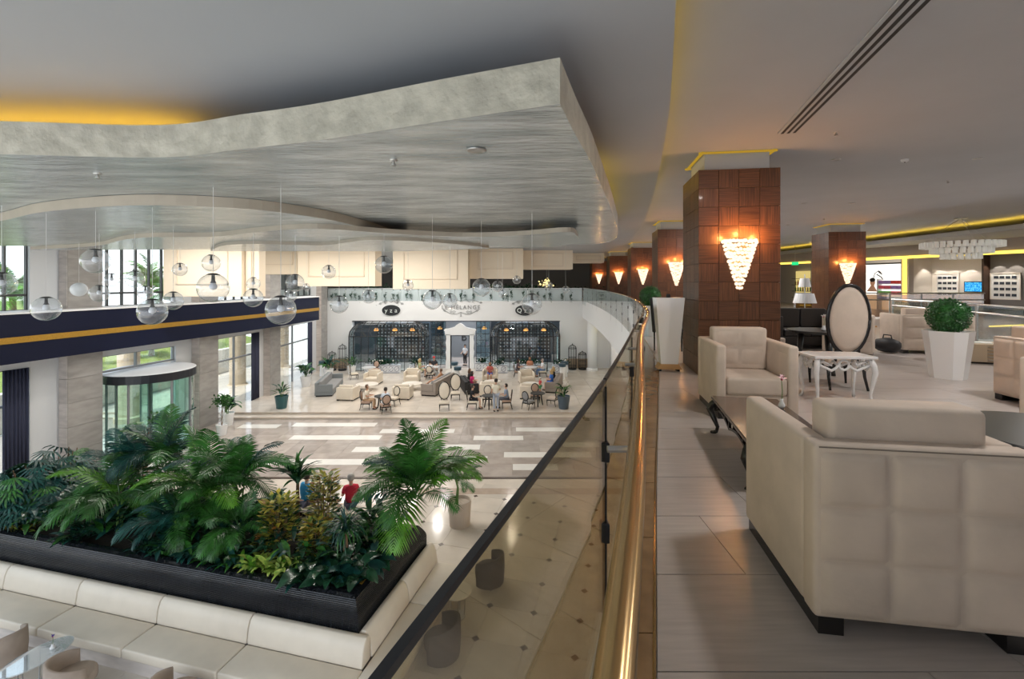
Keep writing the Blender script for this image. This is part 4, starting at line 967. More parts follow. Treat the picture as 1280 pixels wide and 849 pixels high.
# iron conservatory cages
def cage(x0, x1, lab):
    t = thing('conservatory_cage', lab, 'conservatory', ((x0+x1)/2,37.25,ZT)); a = (x1-x0)/2; yb, yf = .66, -.75; ze, zt = 2.72, 3.8; c = .55
    plan = [(-a,yb),(-a,yf+c)]+[(-a+c-c*math.cos(q*PI/8), yf+c-c*math.sin(q*PI/8)) for q in (1,2,3)]+[(-a+c+(2*a-2*c)*i/9,yf) for i in range(10)]+[(a-c+c*math.sin(q*PI/8), yf+c-c*math.cos(q*PI/8)) for q in (1,2,3)]+[(a,yf+c),(a,yb)]
    def top(p): return (max(-a+1.2,min(a-1.2,p[0])), yb)
    def roof(p, k): T = top(p); cq, sq = math.cos(k*PI/2), math.sin(k*PI/2); return (T[0]+(p[0]-T[0])*cq, T[1]+(p[1]-T[1])*cq, ze+(zt-ze)*sq)
    for i,p in enumerate(plan):
        obj('rib', MB().tube([(p[0],p[1],0),(p[0],p[1],ze)]+[roof(p,k/5) for k in range(1,6)], .026 if i not in (5,14) else .045, 5), M['iron'], t)
    for z in (.06,.75,ze): obj('ring_bar', MB().tube([(p[0],p[1],z) for p in plan], .035 if z > 2 else .02, 5), M['iron'], t)
    for k in (.35,.7): obj('ring_bar', MB().tube([roof(p,k) for p in plan], .02, 5), M['iron'], t)
    cr = MB()
    for p,q in zip(plan[5:14],plan[6:15]):
        mid = ((p[0]+q[0])/2,(p[1]+q[1])/2)
        for k in (.3,):
            r0 = roof(mid,k); cr.tube([(r0[0]+.16*math.cos(2*PI*i/10), r0[1]-.05, r0[2]+.16*math.sin(2*PI*i/10)) for i in range(11)], .012, 4)
    stuff(obj('ring_ornament', cr, M['iron'], t))
    for p,q in zip(plan[:-1],plan[1:]):
        obj('pane', MB().add([(p[0],p[1],.1),(q[0],q[1],.1),(q[0],q[1],ze),(p[0],p[1],ze)],[(0,1,2,3)]), M['teal'], t)
        g = MB()
        for k in range(5): g.add([roof(p,k/5),roof(q,k/5),roof(q,(k+1)/5),roof(p,(k+1)/5)],[(0,1,2,3)])
        obj('roof_pane', g, M['teal'], t)
    return t
cage(-12.9,-6.7,'black iron conservatory cage near the grey sofa'); cage(-1.7,3.8,'black iron conservatory cage near the plain cream armchairs and bird cages')
def rack(x, lab):
    t = thing('wine_rack', lab, 'wine rack', (x,41.2,.2))
    m = MB()
    for i in range(16): m.box(-2.3+i*.3,-.1,.3,-2.25+i*.3,.1,3.4)
    for j in range(11): m.box(-2.3,-.1,.3+j*.3,2.25,.1,.34+j*.3)
    obj('lattice', m, M['iron'], t); obj('back_panel', MB().box(-2.4,.1,0,2.4,.16,3.5), mat('rack_back_%d'%int(x), (.11,.16,.21), .5), t)
    d = MB()
    for i in range(15):
        for j in range(10): d.lathe([(.001,0),(.05,0),(.05,.01)],6,(-2.1+i*.3,-.12,.48+j*.3))
    b = MB()
    for i in range(15):
        for j in range(10): b.cbox(-2.1+i*.3,-.12,.48+j*.3,.09,.02,.09)
    stuff(obj('bottle_ends', b, M['bottleend'], t))
rack(-9.6,'tall wine rack full of bottles inside the cage near the grey sofa'); rack(1.1,'tall wine rack full of bottles inside the cage near the cream armchairs')
# glazed grid walls beside the door
for n_,(x0,x1) in enumerate(((-6.6,-5.4),(-2.9,-1.8))):
    wn = structure_root('window_%d' % (21+n_))
    fr = MB()
    for i in range(4): xx = x0+(x1-x0)*i/3; fr.box(xx-.02,38.1,.24,xx+.02,38.16,4.05)
    for j in range(8): zz = .5+j*.5; fr.box(x0,38.1,zz-.018,x1,38.16,zz+.018)
    obj('frame', fr, M['iron'], wn)
    for i in range(3):
        for j in range(7): obj('pane', MB().box(x0+(x1-x0)*i/3+.02,38.12,.52+j*.5,x0+(x1-x0)*(i+1)/3-.02,38.13,.98+j*.5), M['teal'], wn)
# ornate white door surround
dr = structure_root('door_1'); yx = 37.7
def jamb(s_):
    m = MB(); xo, xi = s_*1.12, s_*.78
    pts = [(xi,0),(xo+s_*.03,0),(xo+s_*.03,.3)]+[(xo+s_*.035*math.sin(q*PI/1.5), .3+q*.26) for q in range(1,10)]+[(xo+s_*.05,2.75),(xi,2.75)]
    if s_ > 0: pts = pts
    m.prism_y(pts, 0,.3); return m
for s_ in (-1,1): obj('jamb', jamb(s_), M['white'], dr, loc=(-4.2,yx,.24))
hd_ = [(-1.2,2.7),(1.2,2.7),(1.22,3.0),(1.3,3.1),(1.2,3.2),(.95,3.22),(.6,3.3),(.45,3.36),(.3,3.5),(.12,3.62),(0,3.66),(-.12,3.62),(-.3,3.5),(-.45,3.36),(-.6,3.3),(-.95,3.22),(-1.2,3.2),(-1.3,3.1),(-1.22,3.0)]
obj('header', MB().prism_y(hd_, 0,.32), M['white'], dr, loc=(-4.2,yx,.24))
obj('inner_frame', MB().box(-.78,.1,0,-.7,.3,2.7).box(.7,.1,0,.78,.3,2.7).box(-.78,.1,2.62,.78,.3,2.7), M['iron'], dr, loc=(-4.2,yx,.24))
struct('wall_corridor', MB().box(-6.4,43.9,.2,-2,44,4), mat('corridor_wall', (.16,.17,.185), .6))
tag(obj('wall_letter', text_mesh('B', .95, .03), M['iron'], None, loc=(-4.5,43.875,1.75), rot=(PI/2,0,0)), 'black letter on the grey wall seen through the white doorway', 'sign')
# planter boxes with ring pattern
def ring_box(x0, x1, lab, y=36.2, seed=1):
    L = x1-x0; t = thing('flower_box', lab, 'planter', ((x0+x1)/2,y,ZT))
    obj('box', MB().box(-L/2,-.16,0,L/2,.16,.62), M['lav'], t)
    m = MB(); n = max(2,int(L/.42))
    for i in range(n):
        cx = -L/2+(i+.5)*L/n; m.tube([(cx+.17*math.cos(2*PI*q/12),-.17,.32+.2*math.sin(2*PI*q/12)) for q in range(13)],.018,4)
        m.seg((cx-L/n/2,-.17,.1),(cx+L/n/2,-.17,.54),.015,.015)
    m.box(-L/2,-.18,.58,L/2,-.16,.62); m.box(-L/2,-.18,0,L/2,-.16,.05)
    obj('iron_pattern', m, M['iron2'], t)
    stuff(obj('foliage', leafblob(int(150*L),L*.44,.12,.22,.2,seed), M['deep'], t, loc=(0,0,.82)))
    stuff(obj('blossoms', leafblob(int(9*L),L*.5,.2,.22,.13,seed+9,.9), M['whitepetal'], t, loc=(0,-.1,.86)))
M['iron2'] = mat('blue_grey_iron', (.18,.2,.26), .5)
ring_box(-11.3,-8.6,'white flower box with ring ironwork before the cage near the grey sofa',36.02,1)
ring_box(-7.9,-6.8,'short white flower box between the first cage and the white doorway',36.02,2)
ring_box(-2.85,-1.85,'short white flower box right beside the white doorway',36.9,3)
ring_box(-1.55,-.35,'white flower box at the corner of the second cage',36.02,4)
ring_box(.2,2.5,'long white flower box before the second cage',36.02,5)
ring_box(3.15,4.3,'white flower box at the cage end near the bird cages',36.02,6)
# bird cages
def bird_cage(x, y, hgt, lab):
    t = thing('bird_cage', lab, 'bird cage', (x,y,ZT)); r = .32
    obj('base', MB().lathe([(r,0),(r,.1),(r-.05,.12)],14), M['iron'], t)
    m = MB()
    for i in range(10):
        a = 2*PI*i/10; m.tube([(r*math.cos(a),r*math.sin(a),.1),(r*math.cos(a),r*math.sin(a),hgt*.8)]+[(r*math.cos(q)*math.cos(a),r*math.cos(q)*math.sin(a),hgt*.8+hgt*.13*math.sin(q)) for q in (.4,.8,1.2,1.5)],.014,4)
    obj('bars', m, M['iron'], t)
    for z in (.3,hgt*.45,hgt*.8): obj('hoop', MB().tube([(r*math.cos(2*PI*i/16),r*math.sin(2*PI*i/16),z) for i in range(17)],.018,4), M['iron'], t)
    obj('finial', MB().ball((0,0,hgt*.95),.05,8,6).tube([(0,0,hgt*.95),(0,0,hgt)],.012,4), M['iron'], t)
for (px,py,hh,lab) in ((415,463,1.55,'shorter standing bird cage beside the stone corner pillar'),(428,463,2.15,'taller standing bird cage beside the stone corner pillar'),(713.5,459,2.1,'taller standing bird cage at the wall by the round white column'),(726,459.5,1.5,'shorter standing bird cage at the wall by the round white column')):
    p = gp(px,py,ZT); bird_cage(p[0],min(p[1],37.4),hh,lab)
# right: round columns, boutique window
for (x,y,lab) in ((6.35,37.0,'round white column beside the bird cages'),(7.42,33.2,'round white column between the boutique window and the arcade wall')):
    t = thing('round_column', lab, 'column', (x,y,.0)); obj('shaft', MB().lathe([(.38,.3),(.38,4.2)],28), M['white'], t, smooth=True); obj('base', MB().lathe([(.45,.2),(.45,.4),(.39,.46)],28), M['white'], t)
    obj('capital', MB().lathe([(.38,4.15),(.46,4.2),(.46,4.29)],28), M['cream'], t)
wn = structure_root('window_30'); obj('frame', MB().box(7.6,33.9,.24,7.7,34.0,4.0).box(7.6,35.5,.24,7.7,35.6,4.0).box(7.6,33.9,3.9,7.7,35.6,4.0), M['cream'], wn); obj('pane', MB().box(7.64,34.0,.24,7.66,35.5,3.9), M['panegreen'], wn)
mq = thing('mannequin', 'clothed shop dummy in dark dress behind the boutique window', 'mannequin', (8.3,34.7,.24))
obj('body', MB().lathe([(.12,.75),(.2,.95),(.13,1.15),(.2,1.42),(.06,1.5),(.05,1.56),(.1,1.66),(.09,1.78),(.01,1.84)],12), M['white'], mq, smooth=True); obj('dress', MB().lathe([(.3,.45),(.22,.95),(.15,1.15),(.22,1.43)],12), M['navy'], mq, smooth=True); obj('stand', MB().lathe([(.2,0),(.2,.03),(.02,.05),(.02,.8)],12), M['steel'], mq)
# ================================================================== REVOLVING DOOR
cx, cy = -15.75, 20.36; rr = 1.6
rd = thing('revolving_door', 'round glass revolving door with a dark curved band, set in the window wall', 'door', (cx,cy,0), 8)
obj('roof', MB().lathe([(.01,3.5),(rr+.05,3.45),(rr+.08,3.42)],40), M['jamb'], rd)
obj('fascia_band', MB().lathe([(rr+.08,3.42),(rr+.08,3.08),(rr-.02,3.08),(rr-.02,3.4)],40), M['edgeblack'], rd)
for i in range(12):
    a0 = -PI*.58+i*PI*1.16/12; a1 = a0+PI*1.16/12
    if i in (5,6): continue
    obj('curved_pane', MB().strip([(rr*math.cos(a0+(a1-a0)*q/4),rr*math.sin(a0+(a1-a0)*q/4)) for q in range(5)],[((rr-.02)*math.cos(a0+(a1-a0)*q/4),(rr-.02)*math.sin(a0+(a1-a0)*q/4)) for q in range(5)],.05,3.08), M['panegreen'], rd)
for i in (0,2,5,7,10,12):
    a = -PI*.58+i*PI*1.16/12; obj('post', MB().tube([(rr*math.cos(a),rr*math.sin(a),0),(rr*math.cos(a),rr*math.sin(a),3.1)],.045,6), M['framegrey'], rd)
for q in range(3):
    a = .5+q*2*PI/3
    wg = obj('door_wing', MB().box(.05,-.012,.1,1.47,.012,3.0), M['panegreen'], rd, rot=(0,0,a)); obj('wing_frame', MB().box(.03,-.03,.04,.09,.03,3.06).box(1.43,-.03,.04,1.51,.03,3.06).box(.03,-.03,3.0,1.51,.03,3.06).box(.03,-.03,.04,1.51,.03,.14), M['framegrey'], wg)
obj('side_screen', MB().box(-.02,-1.78,0,.02,-1.6,3.4).box(-.02,1.6,0,.02,1.78,3.4), M['panegreen'], rd, loc=(-.3,0,0))
obj('floor_ring', MB().lathe([(rr+.06,.0),(rr+.06,.02),(rr-.06,.02)],40), M['steel'], rd)
# ================================================================== HALL FURNITURE
def hp(x, y): q = gp(x,y,ZT); return (q[0],q[1],ZT+.002)
def off(p, dx=0, dy=0): return (p[0]+dx,p[1]+dy,p[2])
M['greyfab'] = mat('grey_sofa_fabric', (.2,.22,.23), .8); M['taupefab'] = mat('taupe_sofa_fabric', (.3,.26,.23), .8); M['greycush'] = mat('grey_cushion', (.27,.27,.27), .85); M['brownpad'] = mat('brown_pad', (.42,.29,.22), .8)
sofa('sofa', 'long grey sofa on the terrace beside the window side plants', (-11.75,30.2,ZT+.002), 80, 3.6, 1.05, .85, 'greyfab', None, 3, 'greycush')
sofa('sofa', 'taupe sofa seen from its arm with a person lounging in it', (-4.75,30.2,ZT+.002), 283, 3.4, 1.0, .85, 'taupefab', None, 3, 'greycush')
sofa('sofa', 'black sofa holding the two women in black and magenta', (-2.75,30.0,ZT+.002), 75, 2.2, .9, .8, 'blackmatte', None, 2)
sofa('sofa', 'taupe sofa with two women near the menu stands', (2.75,30.6,ZT+.002), 282, 2.6, .9, .8, 'taupefab', None, 2)
def hchair(lab, loc, h): return armchair(lab, loc, h, w=1.05, d=.95, hh=.76, mt='leather', far=True)
hchair('cream box armchair turned away beside the long grey sofa', (-9.75,27.9,ZT+.002), 8)
hchair('cream box armchair facing out, beyond the low table by the grey sofa', (-9.55,32.2,ZT+.002), 185)
hchair('cream box armchair facing out near the taupe sofa end', (-7.0,32.8,ZT+.002), 178)
hchair('cream box armchair turned away behind the pair at the small table', (-6.55,28.1,ZT+.002), 4)
hchair('cream box armchair turned away behind the waiter', (-1.45,28.9,ZT+.002), 0)
hchair('cream box armchair with the woman in the blue dress', (-1.55,33.2,ZT+.002), 182)
hchair('plain cream box armchair facing out near the far diners', (1.0,32.4,ZT+.002), 172)
hchair('cream box armchair turned away behind the empty oval chairs', (1.0,28.3,ZT+.002), 3)
M['pale'] = mat('pale_table', (.78,.72,.64), .3)
def low_table(lab, loc, r=.55):
    t = thing('low_table', lab, 'coffee table', loc); obj('top', MB().lathe([(r,.34),(r,.4)],28), M['pale'], t); obj('pedestal', MB().lathe([(r*.5,0),(r*.45,.05),(.1,.1),(.1,.34)],20), M['pale'], t)
low_table('pale round low table between the armchairs and the grey sofa', (-9.35,30.2,ZT+.002),.7); low_table('pale round low table before the taupe sofa', (-6.5,30.4,ZT+.002),.65); low_table('pale round low table between black sofa and blue dress woman', (-1.3,31.1,ZT+.002),.55); low_table('pale round low table in front of the plain cream armchair', (1.25,30.3,ZT+.002),.6)
def dchair(lab, loc, h, fab='brownpad'): return oval_chair(lab, loc, h, None, 1.0, .21, fab)
def pair_table(lab, loc): return round_table('dining_table', lab, loc, .42, .72, 'tabledark', 3)
# front left set
c = (-7.15,25.75)
pair_table('small dark round table between the seated pair', (c[0],c[1],ZT+.002))
dchair('oval backed chair under the man in cream shirt', (c[0]-.85,c[1]-.05,ZT+.002), 88); dchair('brown oval backed chair under the person in pale blue, seen from behind', (c[0]+.4,c[1]-.75,ZT+.002), -25); dchair('pale oval backed chair standing empty behind the seated pair table', (c[0]+.45,c[1]+.75,ZT+.002), 205, 'leather')
# middle set with waiter
c = (-1.25,25.85)
pair_table('small dark round table beside the standing waiter', (c[0],c[1],ZT+.002))
dchair('white oval backed chair under the man in black', (c[0]-.95,c[1]-.1,ZT+.002), 85, 'leather'); dchair('oval backed chair under the man in grey blue', (c[0]+.95,c[1]+.1,ZT+.002), 268); dchair('pale oval backed chair behind the waiter table, empty', (c[0]-.15,c[1]+.85,ZT+.002), 180, 'leather')
# right empty set
c = (1.45,26.4)
pair_table('small dark round table with three empty oval chairs', (c[0],c[1],ZT+.002))
dchair('taupe oval chair at the empty table, seen from behind', (c[0]-.55,c[1]-.65,ZT+.002), 40, 'greycush'); dchair('brown oval chair on the far side of the empty table', (c[0]-.1,c[1]+.85,ZT+.002), 180); dchair('oval chair turned sideways at the empty table', (c[0]+.85,c[1]+.05,ZT+.002), 300, 'suede')
# two tall oval chairs
oval_chair('tall white oval backed chair alone near the terrace steps', (-3.7,25.55,ZT+.002), 172, None, 1.46, .3, 'leather'); oval_chair('tall white oval backed chair behind the one near the steps', (-3.35,27.75,ZT+.002), 175, None, 1.46, .3, 'leather')
# far tables
def wtable(lab, loc, r=.5):
    t = thing('dining_table', lab, 'table', loc); obj('top', MB().lathe([(r,.7),(r,.74)],28), M['whitegloss'], t); obj('pedestal', MB().lathe([(r*.55,0),(r*.5,.04),(.05,.08),(.05,.7)],20), M['whitegloss'], t)
wtable('white round table by the flower box near the grey sofa', (-10.5,34.3,ZT+.002)); wtable('white round table with far diners before the long flower box', (1.35,34.45,ZT+.002)); wtable('white round table with diners near the white doorway', (-5.9,34.5,ZT+.002))
oval_chair('white oval backed chair at the table by the grey sofa end', (-11.35,33.6,ZT+.002), 60, None, 1.15, .22, 'leather'); oval_chair('brown oval backed chair beyond the white table by the flower box', (-10.3,35.2,ZT+.002), 185, None, 1.0, .21, 'brownpad')
for (x,y,h_,l_,fb_) in ((.43,34.45,90,'oval chair under the far diner in the dark top','brownpad'),(1.35,35.37,180,'oval chair under the far diner in the orange brown top','brownpad'),(2.27,34.45,270,'oval chair under the far diner in the white shirt','leather'),(-6.82,34.5,90,'oval chair under the fair haired woman in green','leather'),(-5.9,35.42,180,'oval chair under the guest with the red cap','brownpad'),(-5.9,33.58,0,'oval chair under the guest in the white shirt','leather')): dchair(l_, (x,y,ZT+.002), h_, fb_)
def stand(lab, loc):
    t = thing('menu_stand', lab, 'pedestal', loc); obj('body', MB().lathe([(.2,0),(.17,.9)],16), M['whitegloss'], t); obj('top', MB().lathe([(.24,.9),(.26,.92),(.26,1.1),(.24,1.12)],20), M['tealtop'], t)
M['tealtop'] = mat('dark_teal_top', (.03,.07,.1), .4)
for (x,y,l_) in ((703,474,'white stand with dark drum top nearest the taupe sofa of two women'),(706,471,'white stand with dark drum top close to the second cage'),(572,479,'white stand with dark drum top behind the black sofa'),(568,472,'white stand with dark drum top before the white doorway'),(403,470,'white stand with dark drum top beside the corner pillar'),(385,477,'white stand with dark drum top near the leafy pots')):
    p = hp(x,y); stand(l_, (p[0],p[1],p[2]))
# ================================================================== PLANTER + BANQUETTE
PC = (-2.8,8.5); PH = 14.0; ph = math.radians(PH)
def pw(x, y): return (PC[0]+x*math.cos(ph)+y*math.sin(ph), PC[1]-x*math.sin(ph)+y*math.cos(ph))
PL, PD = 13.0, 2.95
pt = thing('planter_bed', 'large black ribbed planter bed holding the indoor jungle', 'planter', (PC[0],PC[1],0), PH)
prof = [(0,.0),(0,.8)]; n = 22
for i in range(n):
    f = i/n; z = .8+.55*f; o_ = 0.0 if f < .45 else .16*((f-.45)/.55)**1.5
    prof += [(-o_+.012,z+.004),(-o_+.012,z+.016),(-o_,z+.018)]
prof += [(-.2,1.37),(-.3,1.37),(-.32,1.25)]
def ring_at(d): return [(-PL-d,-d),(d,-d),(d,PD+d),(-PL-d,PD+d)]
m = MB(); vs_ = []; fs_ = []
for d, z in prof: vs_ += [(x,y,z) for x,y in ring_at(d)]
for i in range(len(prof)-1):
    for q in range(4): fs_.append((4*i+q,4*i+(q+1)%4,4*i+4+(q+1)%4,4*i+4+q))
m.add(vs_,fs_); obj('ribbed_wall', m, M['ribbed'], pt)
obj('soil', MB().box(-PL+.31,.31,1.0,-.31,PD-.31,1.28), M['soil'], pt)
for (a_,b_) in (((-.35,.5),(-.35,1.2)),((-.35,1.35),(-.35,2.3))): obj('gold_strip', MB().seg((-.25,a_[1],1.378),(-.25,b_[1],1.378),.05,.02), M['gold'], pt)
bq = thing('banquette', 'long cream leather banquette bench wrapped around the black planter', 'bench', (PC[0],PC[1],0), PH)
segs = [(-.02-.0,-2.15),(-2.17,-4.3),(-4.32,-6.45),(-6.47,-8.6),(-8.62,-10.8)]
bp_ = [(0,.42),(.0,.8),(-.05,.87),(-.13,.88),(-.2,.83),(-.25,.7),(-.28,.5),(-.28,.42)]   # back profile (outward = negative)
def back_run(L):   # along -x from 0 to -L, outward -y
    return MB().prism_x([(y,z) for y,z in bp_], -L, 0)
for i,(a_,b_) in enumerate(segs):
    L = a_-b_; ex_ = .3 if i == 0 else 0
    obj('back_cushion', MB().prism_x([(y,z) for y,z in bp_],b_,a_+ex_*.93), M['leather'], bq, bevel=.02, seg=2, smooth=True)
    obj('seat_cushion', MB().box(b_,-.95,.26,a_+(.3 if i == 0 else 0),-.28,.44), M['leather'], bq, bevel=.03, seg=2, smooth=True)
for (a_,b_) in ((.02,1.5),(1.52,3.0)):
    obj('back_cushion', MB().prism_y([(-y,z) for y,z in bp_],a_,b_), M['leather'], bq, bevel=.02, seg=2, smooth=True)
    obj('seat_cushion', MB().box(.28,a_-(.93 if a_ < .1 else 0),.26,.95,b_,.44), M['leather'], bq, bevel=.03, seg=2, smooth=True)
obj('base', MB().box(-10.8,-.9,0,.9,-.05,.26).box(.05,-.05,0,.9,2.98,.26), M['stone_light'], bq)
# tub chairs and small tables in front
def tub_chair(lab, loc, h, mt='taupefab2'):
    t = thing('tub_chair', lab, 'chair', loc, h); N = 16
    def shell():
        vs = []; fs = []
        for i in range(N+1):
            a = PI*(1.0+ -.12) + (PI*1.24)*i/N   # open to +y
            a = -PI*.12 - PI + PI*1.24*i/N
            hz = .78-.22*abs(i/N-.5)**1.5*2
            for r_,z in ((.36,.1),(.38,hz*.6),(.37,hz),(.32,hz),(.31,.3),(.31,.12)): vs.append((r_*math.cos(a), r_*math.sin(a), z))
        for i in range(N):
            for q in range(5): fs.append((i*6+q,(i+1)*6+q,(i+1)*6+q+1,i*6+q+1))
        fs.append((0,1,2,3,4,5)); fs.append(tuple(N*6+q for q in range(5,-1,-1)))
        return MB().add(vs,fs).mesh('shell',smooth=True)
    obj('shell', cached('tubs', shell), M[mt], t)
    obj('seat_cushion', cached('tubc', lambda: MB().lathe([(.3,.28),(.33,.3),(.33,.4),(.29,.44),(.001,.445)],22).mesh('seat_cushion',smooth=True)), M[mt], t)
    for a in (.7,2.4,3.9,5.5): obj('leg', cached('tubl', lambda: MB().tube([(0,0,.3),(0,0,0)],[.02,.014],6).mesh('leg')), M['black'], t, loc=(.24*math.cos(a),.24*math.sin(a),0))
M['taupefab2'] = mat('taupe_suede', (.42,.34,.28), .85, noise=.12, ns=5); M['darkfab'] = mat('charcoal_fabric', (.06,.05,.05), .8)
def at(px, py, z): q = gp(px,py,z); return q
q = at(10,785,.78); tub_chair('taupe tub chair beside the oval glass table', (q[0]-.1,q[1]-.05,.002), -60)
q = at(98,812,.78); tub_chair('taupe tub chair turned to the bench, next to the oval glass table', (q[0],q[1]-.1,.002), 40)
q = at(226,832,.78); tub_chair('taupe tub chair alone by the bench middle', (q[0],q[1]-.1,.002), 25)
q = at(590,690,.78); tub_chair('dark tub chair facing the bench end, behind the round side table', (q[0]+.4,q[1],.002), -60, 'darkfab')
q = at(545,772,.78); tub_chair('dark tub chair in front of the round side table', (q[0]+.1,q[1],.002), -75, 'darkfab')
M['tableglass'] = glassmat('table_glass', (.9,.95,.95), .2, milk=.25)
def side_table(lab, loc, rx, ry, hgt, mt, h=0):
    t = thing('side_table', lab, 'side table', loc, h)
    N = 30; obj('top', MB().prism([(rx*math.cos(2*PI*i/N),ry*math.sin(2*PI*i/N)) for i in range(N)],hgt-.02,hgt), M[mt], t)
    for i in range(5):
        a = 2*PI*i/5; obj('leg', MB().tube([(.6*rx*math.cos(a),.6*ry*math.sin(a),hgt-.02),(.5*rx*math.cos(a),.5*ry*math.sin(a),.02)],.012,6), M['steel'], t)
    obj('base', MB().prism([(.6*rx*math.cos(2*PI*i/N),.6*ry*math.sin(2*PI*i/N)) for i in range(N)],0,.02), M['steel'], t)
q = at(47,820,.55); side_table('oval glass side table with a purple flower vase', (q[0],q[1],.002), .5, .3, .55, 'tableglass', -65)
flower_vase('purple bloom in a small vase on the oval glass table', (q[0]+.12,q[1]+.15,.554), M['whitegloss'], M['purple'], .16, .03)
q = at(571,738,.55); side_table('round pale side table between the dark tub chairs', (q[0],q[1],.002), .32, .32, .55, 'pale')
flower_vase('purple bloom in a vase on the round pale side table', (q[0]-.05,q[1]+.05,.554), M['whitegloss'], M['purple'], .16, .03)
# ================================================================== PLANTS
SZ = 1.285
def frond_mesh(L, a0, droop, nl, ll, seed, vang=.75, lw=.018):
    r = random.Random(seed); pts = []; x = z = 0; a = a0; N = 14
    for i in range(N+1):
        pts.append(Vector((x,0,z))); x += L/N*math.cos(a); z += L/N*math.sin(a); a -= droop/N*(.5+i/N)
    m = MB(); m.tube(pts,[.012*(1-.8*i/N) for i in range(N+1)],4)
    for k in range(nl):
        f = .16+.84*k/(nl-1); i = min(int(f*N),N-1); t = f*N-i; p = pts[i].lerp(pts[i+1],t); d = (pts[i+1]-pts[i]).normalized(); up = Vector((-d.z,0,d.x))
        l = ll*(math.sin(PI*(.18+.8*f))**.7)*r.uniform(.9,1.1)
        for s_ in (-1,1):
            lean = .55+.35*f; v = (d*math.sin(lean)+Vector((0,s_,0))*math.cos(lean)+up*(vang-.7)+Vector((0,0,r.uniform(-.08,.08)))).normalized()
            wv = d*lw; p1 = p+v*l*.5+Vector((0,0,-.02*l)); p2 = p+v*l+Vector((0,0,-l*.28))
            m.add([p-wv*.5,p+wv*.5,p1+wv,p1-wv,p2],[(0,1,2,3),(3,2,4)])
    return m.mesh('frond',smooth=False)
FR = [frond_mesh(1.0,1.25,1.5,26,.34,1), frond_mesh(1.0,1.0,1.7,26,.36,2), frond_mesh(1.0,1.35,1.1,24,.32,3), frond_mesh(1.0,.7,1.9,26,.38,4)]
def leaf_mesh(w, a0, droop, fold=.25, N=6):
    pts = []; x = z = 0; a = a0
    for i in range(N+1): pts.append((x,z)); x += math.cos(a)/N; z += math.sin(a)/N; a -= droop/N
    vs = []; fs = []
    for i,(x,z) in enumerate(pts):
        f = i/N; hw = w*(math.sin(PI*(f*.93+.05))**.8); vs += [(x,-hw,z+fold*hw),(x,0,z),(x,hw,z+fold*hw)]
    for i in range(N):
        for q in (0,1): fs.append((3*i+q,3*i+q+1,3*i+4+q,3*i+3+q))
    return MB().add(vs,fs).mesh('leaf',smooth=True)
LF = {'broad': [leaf_mesh(.2,1.1,1.7), leaf_mesh(.18,.8,1.6), leaf_mesh(.21,1.3,2.0)], 'blade': [leaf_mesh(.07,1.2,1.6), leaf_mesh(.065,.9,1.5), leaf_mesh(.07,1.35,1.1)], 'lance': [leaf_mesh(.13,1.0,1.3), leaf_mesh(.12,.7,1.2)], 'grass': [leaf_mesh(.022,1.3,2.6,N=8), leaf_mesh(.02,1.0,2.3,N=8), leaf_mesh(.02,1.45,1.9,N=8)]}
def pl_local(wx, wy):
    dx, dy = wx-PC[0], wy-PC[1]; return (dx*math.cos(ph)-dy*math.sin(ph), dx*math.sin(ph)+dy*math.cos(ph))
def ground_at(wx, wy):
    lx, ly = pl_local(wx, wy); d = min(-lx, ly, PD-ly, PL+lx)
    return .9 if d < -.03 else 1.395 if d < .32 else 1.287
def settle(o, t):
    """root a leaf in the soil and lift it until it lies on the planter rim instead of passing through it"""
    lx, ly = pl_local(t.location.x+o.location.x, t.location.y+o.location.y)
    lx = min(lx,-.36); ly = min(max(ly,.36),PD-.36); w_ = pw(lx,ly)
    o.location.x, o.location.y = w_[0]-t.location.x, w_[1]-t.location.y
    vs = [v.co for v in o.data.vertices if v.co.x > .15]
    for k in range(18):
        m = Matrix.LocRotScale(t.location+o.location, o.rotation_euler, o.scale); bad = False
        for v in vs:
            q = m @ v
            if q.z < ground_at(q.x,q.y): bad = True; break
        if not bad: break
        o.rotation_euler.y -= .09
def plant_root(name, lab, lx, ly, world=None, z=SZ, group=None):
    p = world or pw(lx,ly); return thing(name, lab, 'plant', (p[0],p[1],z), 0, group)
def palm(lab, lx, ly, ch, L, n, mats, seed, world=None, z=SZ, stems=3, fr=FR, tilt=(-.5,.35), azr=None, lean=0):
    r = random.Random(seed); t = plant_root('palm', lab, lx, ly, world, z)
    for i in range(stems):
        a = r.uniform(0,6.28); q = .06+.1*r.random(); obj('stem', MB().tube([(q*math.cos(a),q*math.sin(a),-.0),(q*.6*math.cos(a),q*.6*math.sin(a),ch*.6),(q*1.4*math.cos(a)+lean,q*1.4*math.sin(a),ch)],[.03,.022,.016],6), M['stemgreen'], t)
    for i in range(n):
        az = (i*2.4+r.uniform(-.3,.3)) if azr is None else r.uniform(*azr)
        s_ = L*r.uniform(.75,1.1); o = obj('frond', fr[r.randrange(len(fr))], M[mats[r.randrange(len(mats))]], t, loc=(.06*math.cos(az)+lean*.9,.06*math.sin(az),ch*r.uniform(.72,1.02)), rot=(r.uniform(-.25,.25), -r.uniform(*tilt), az), scale=s_)
    return t
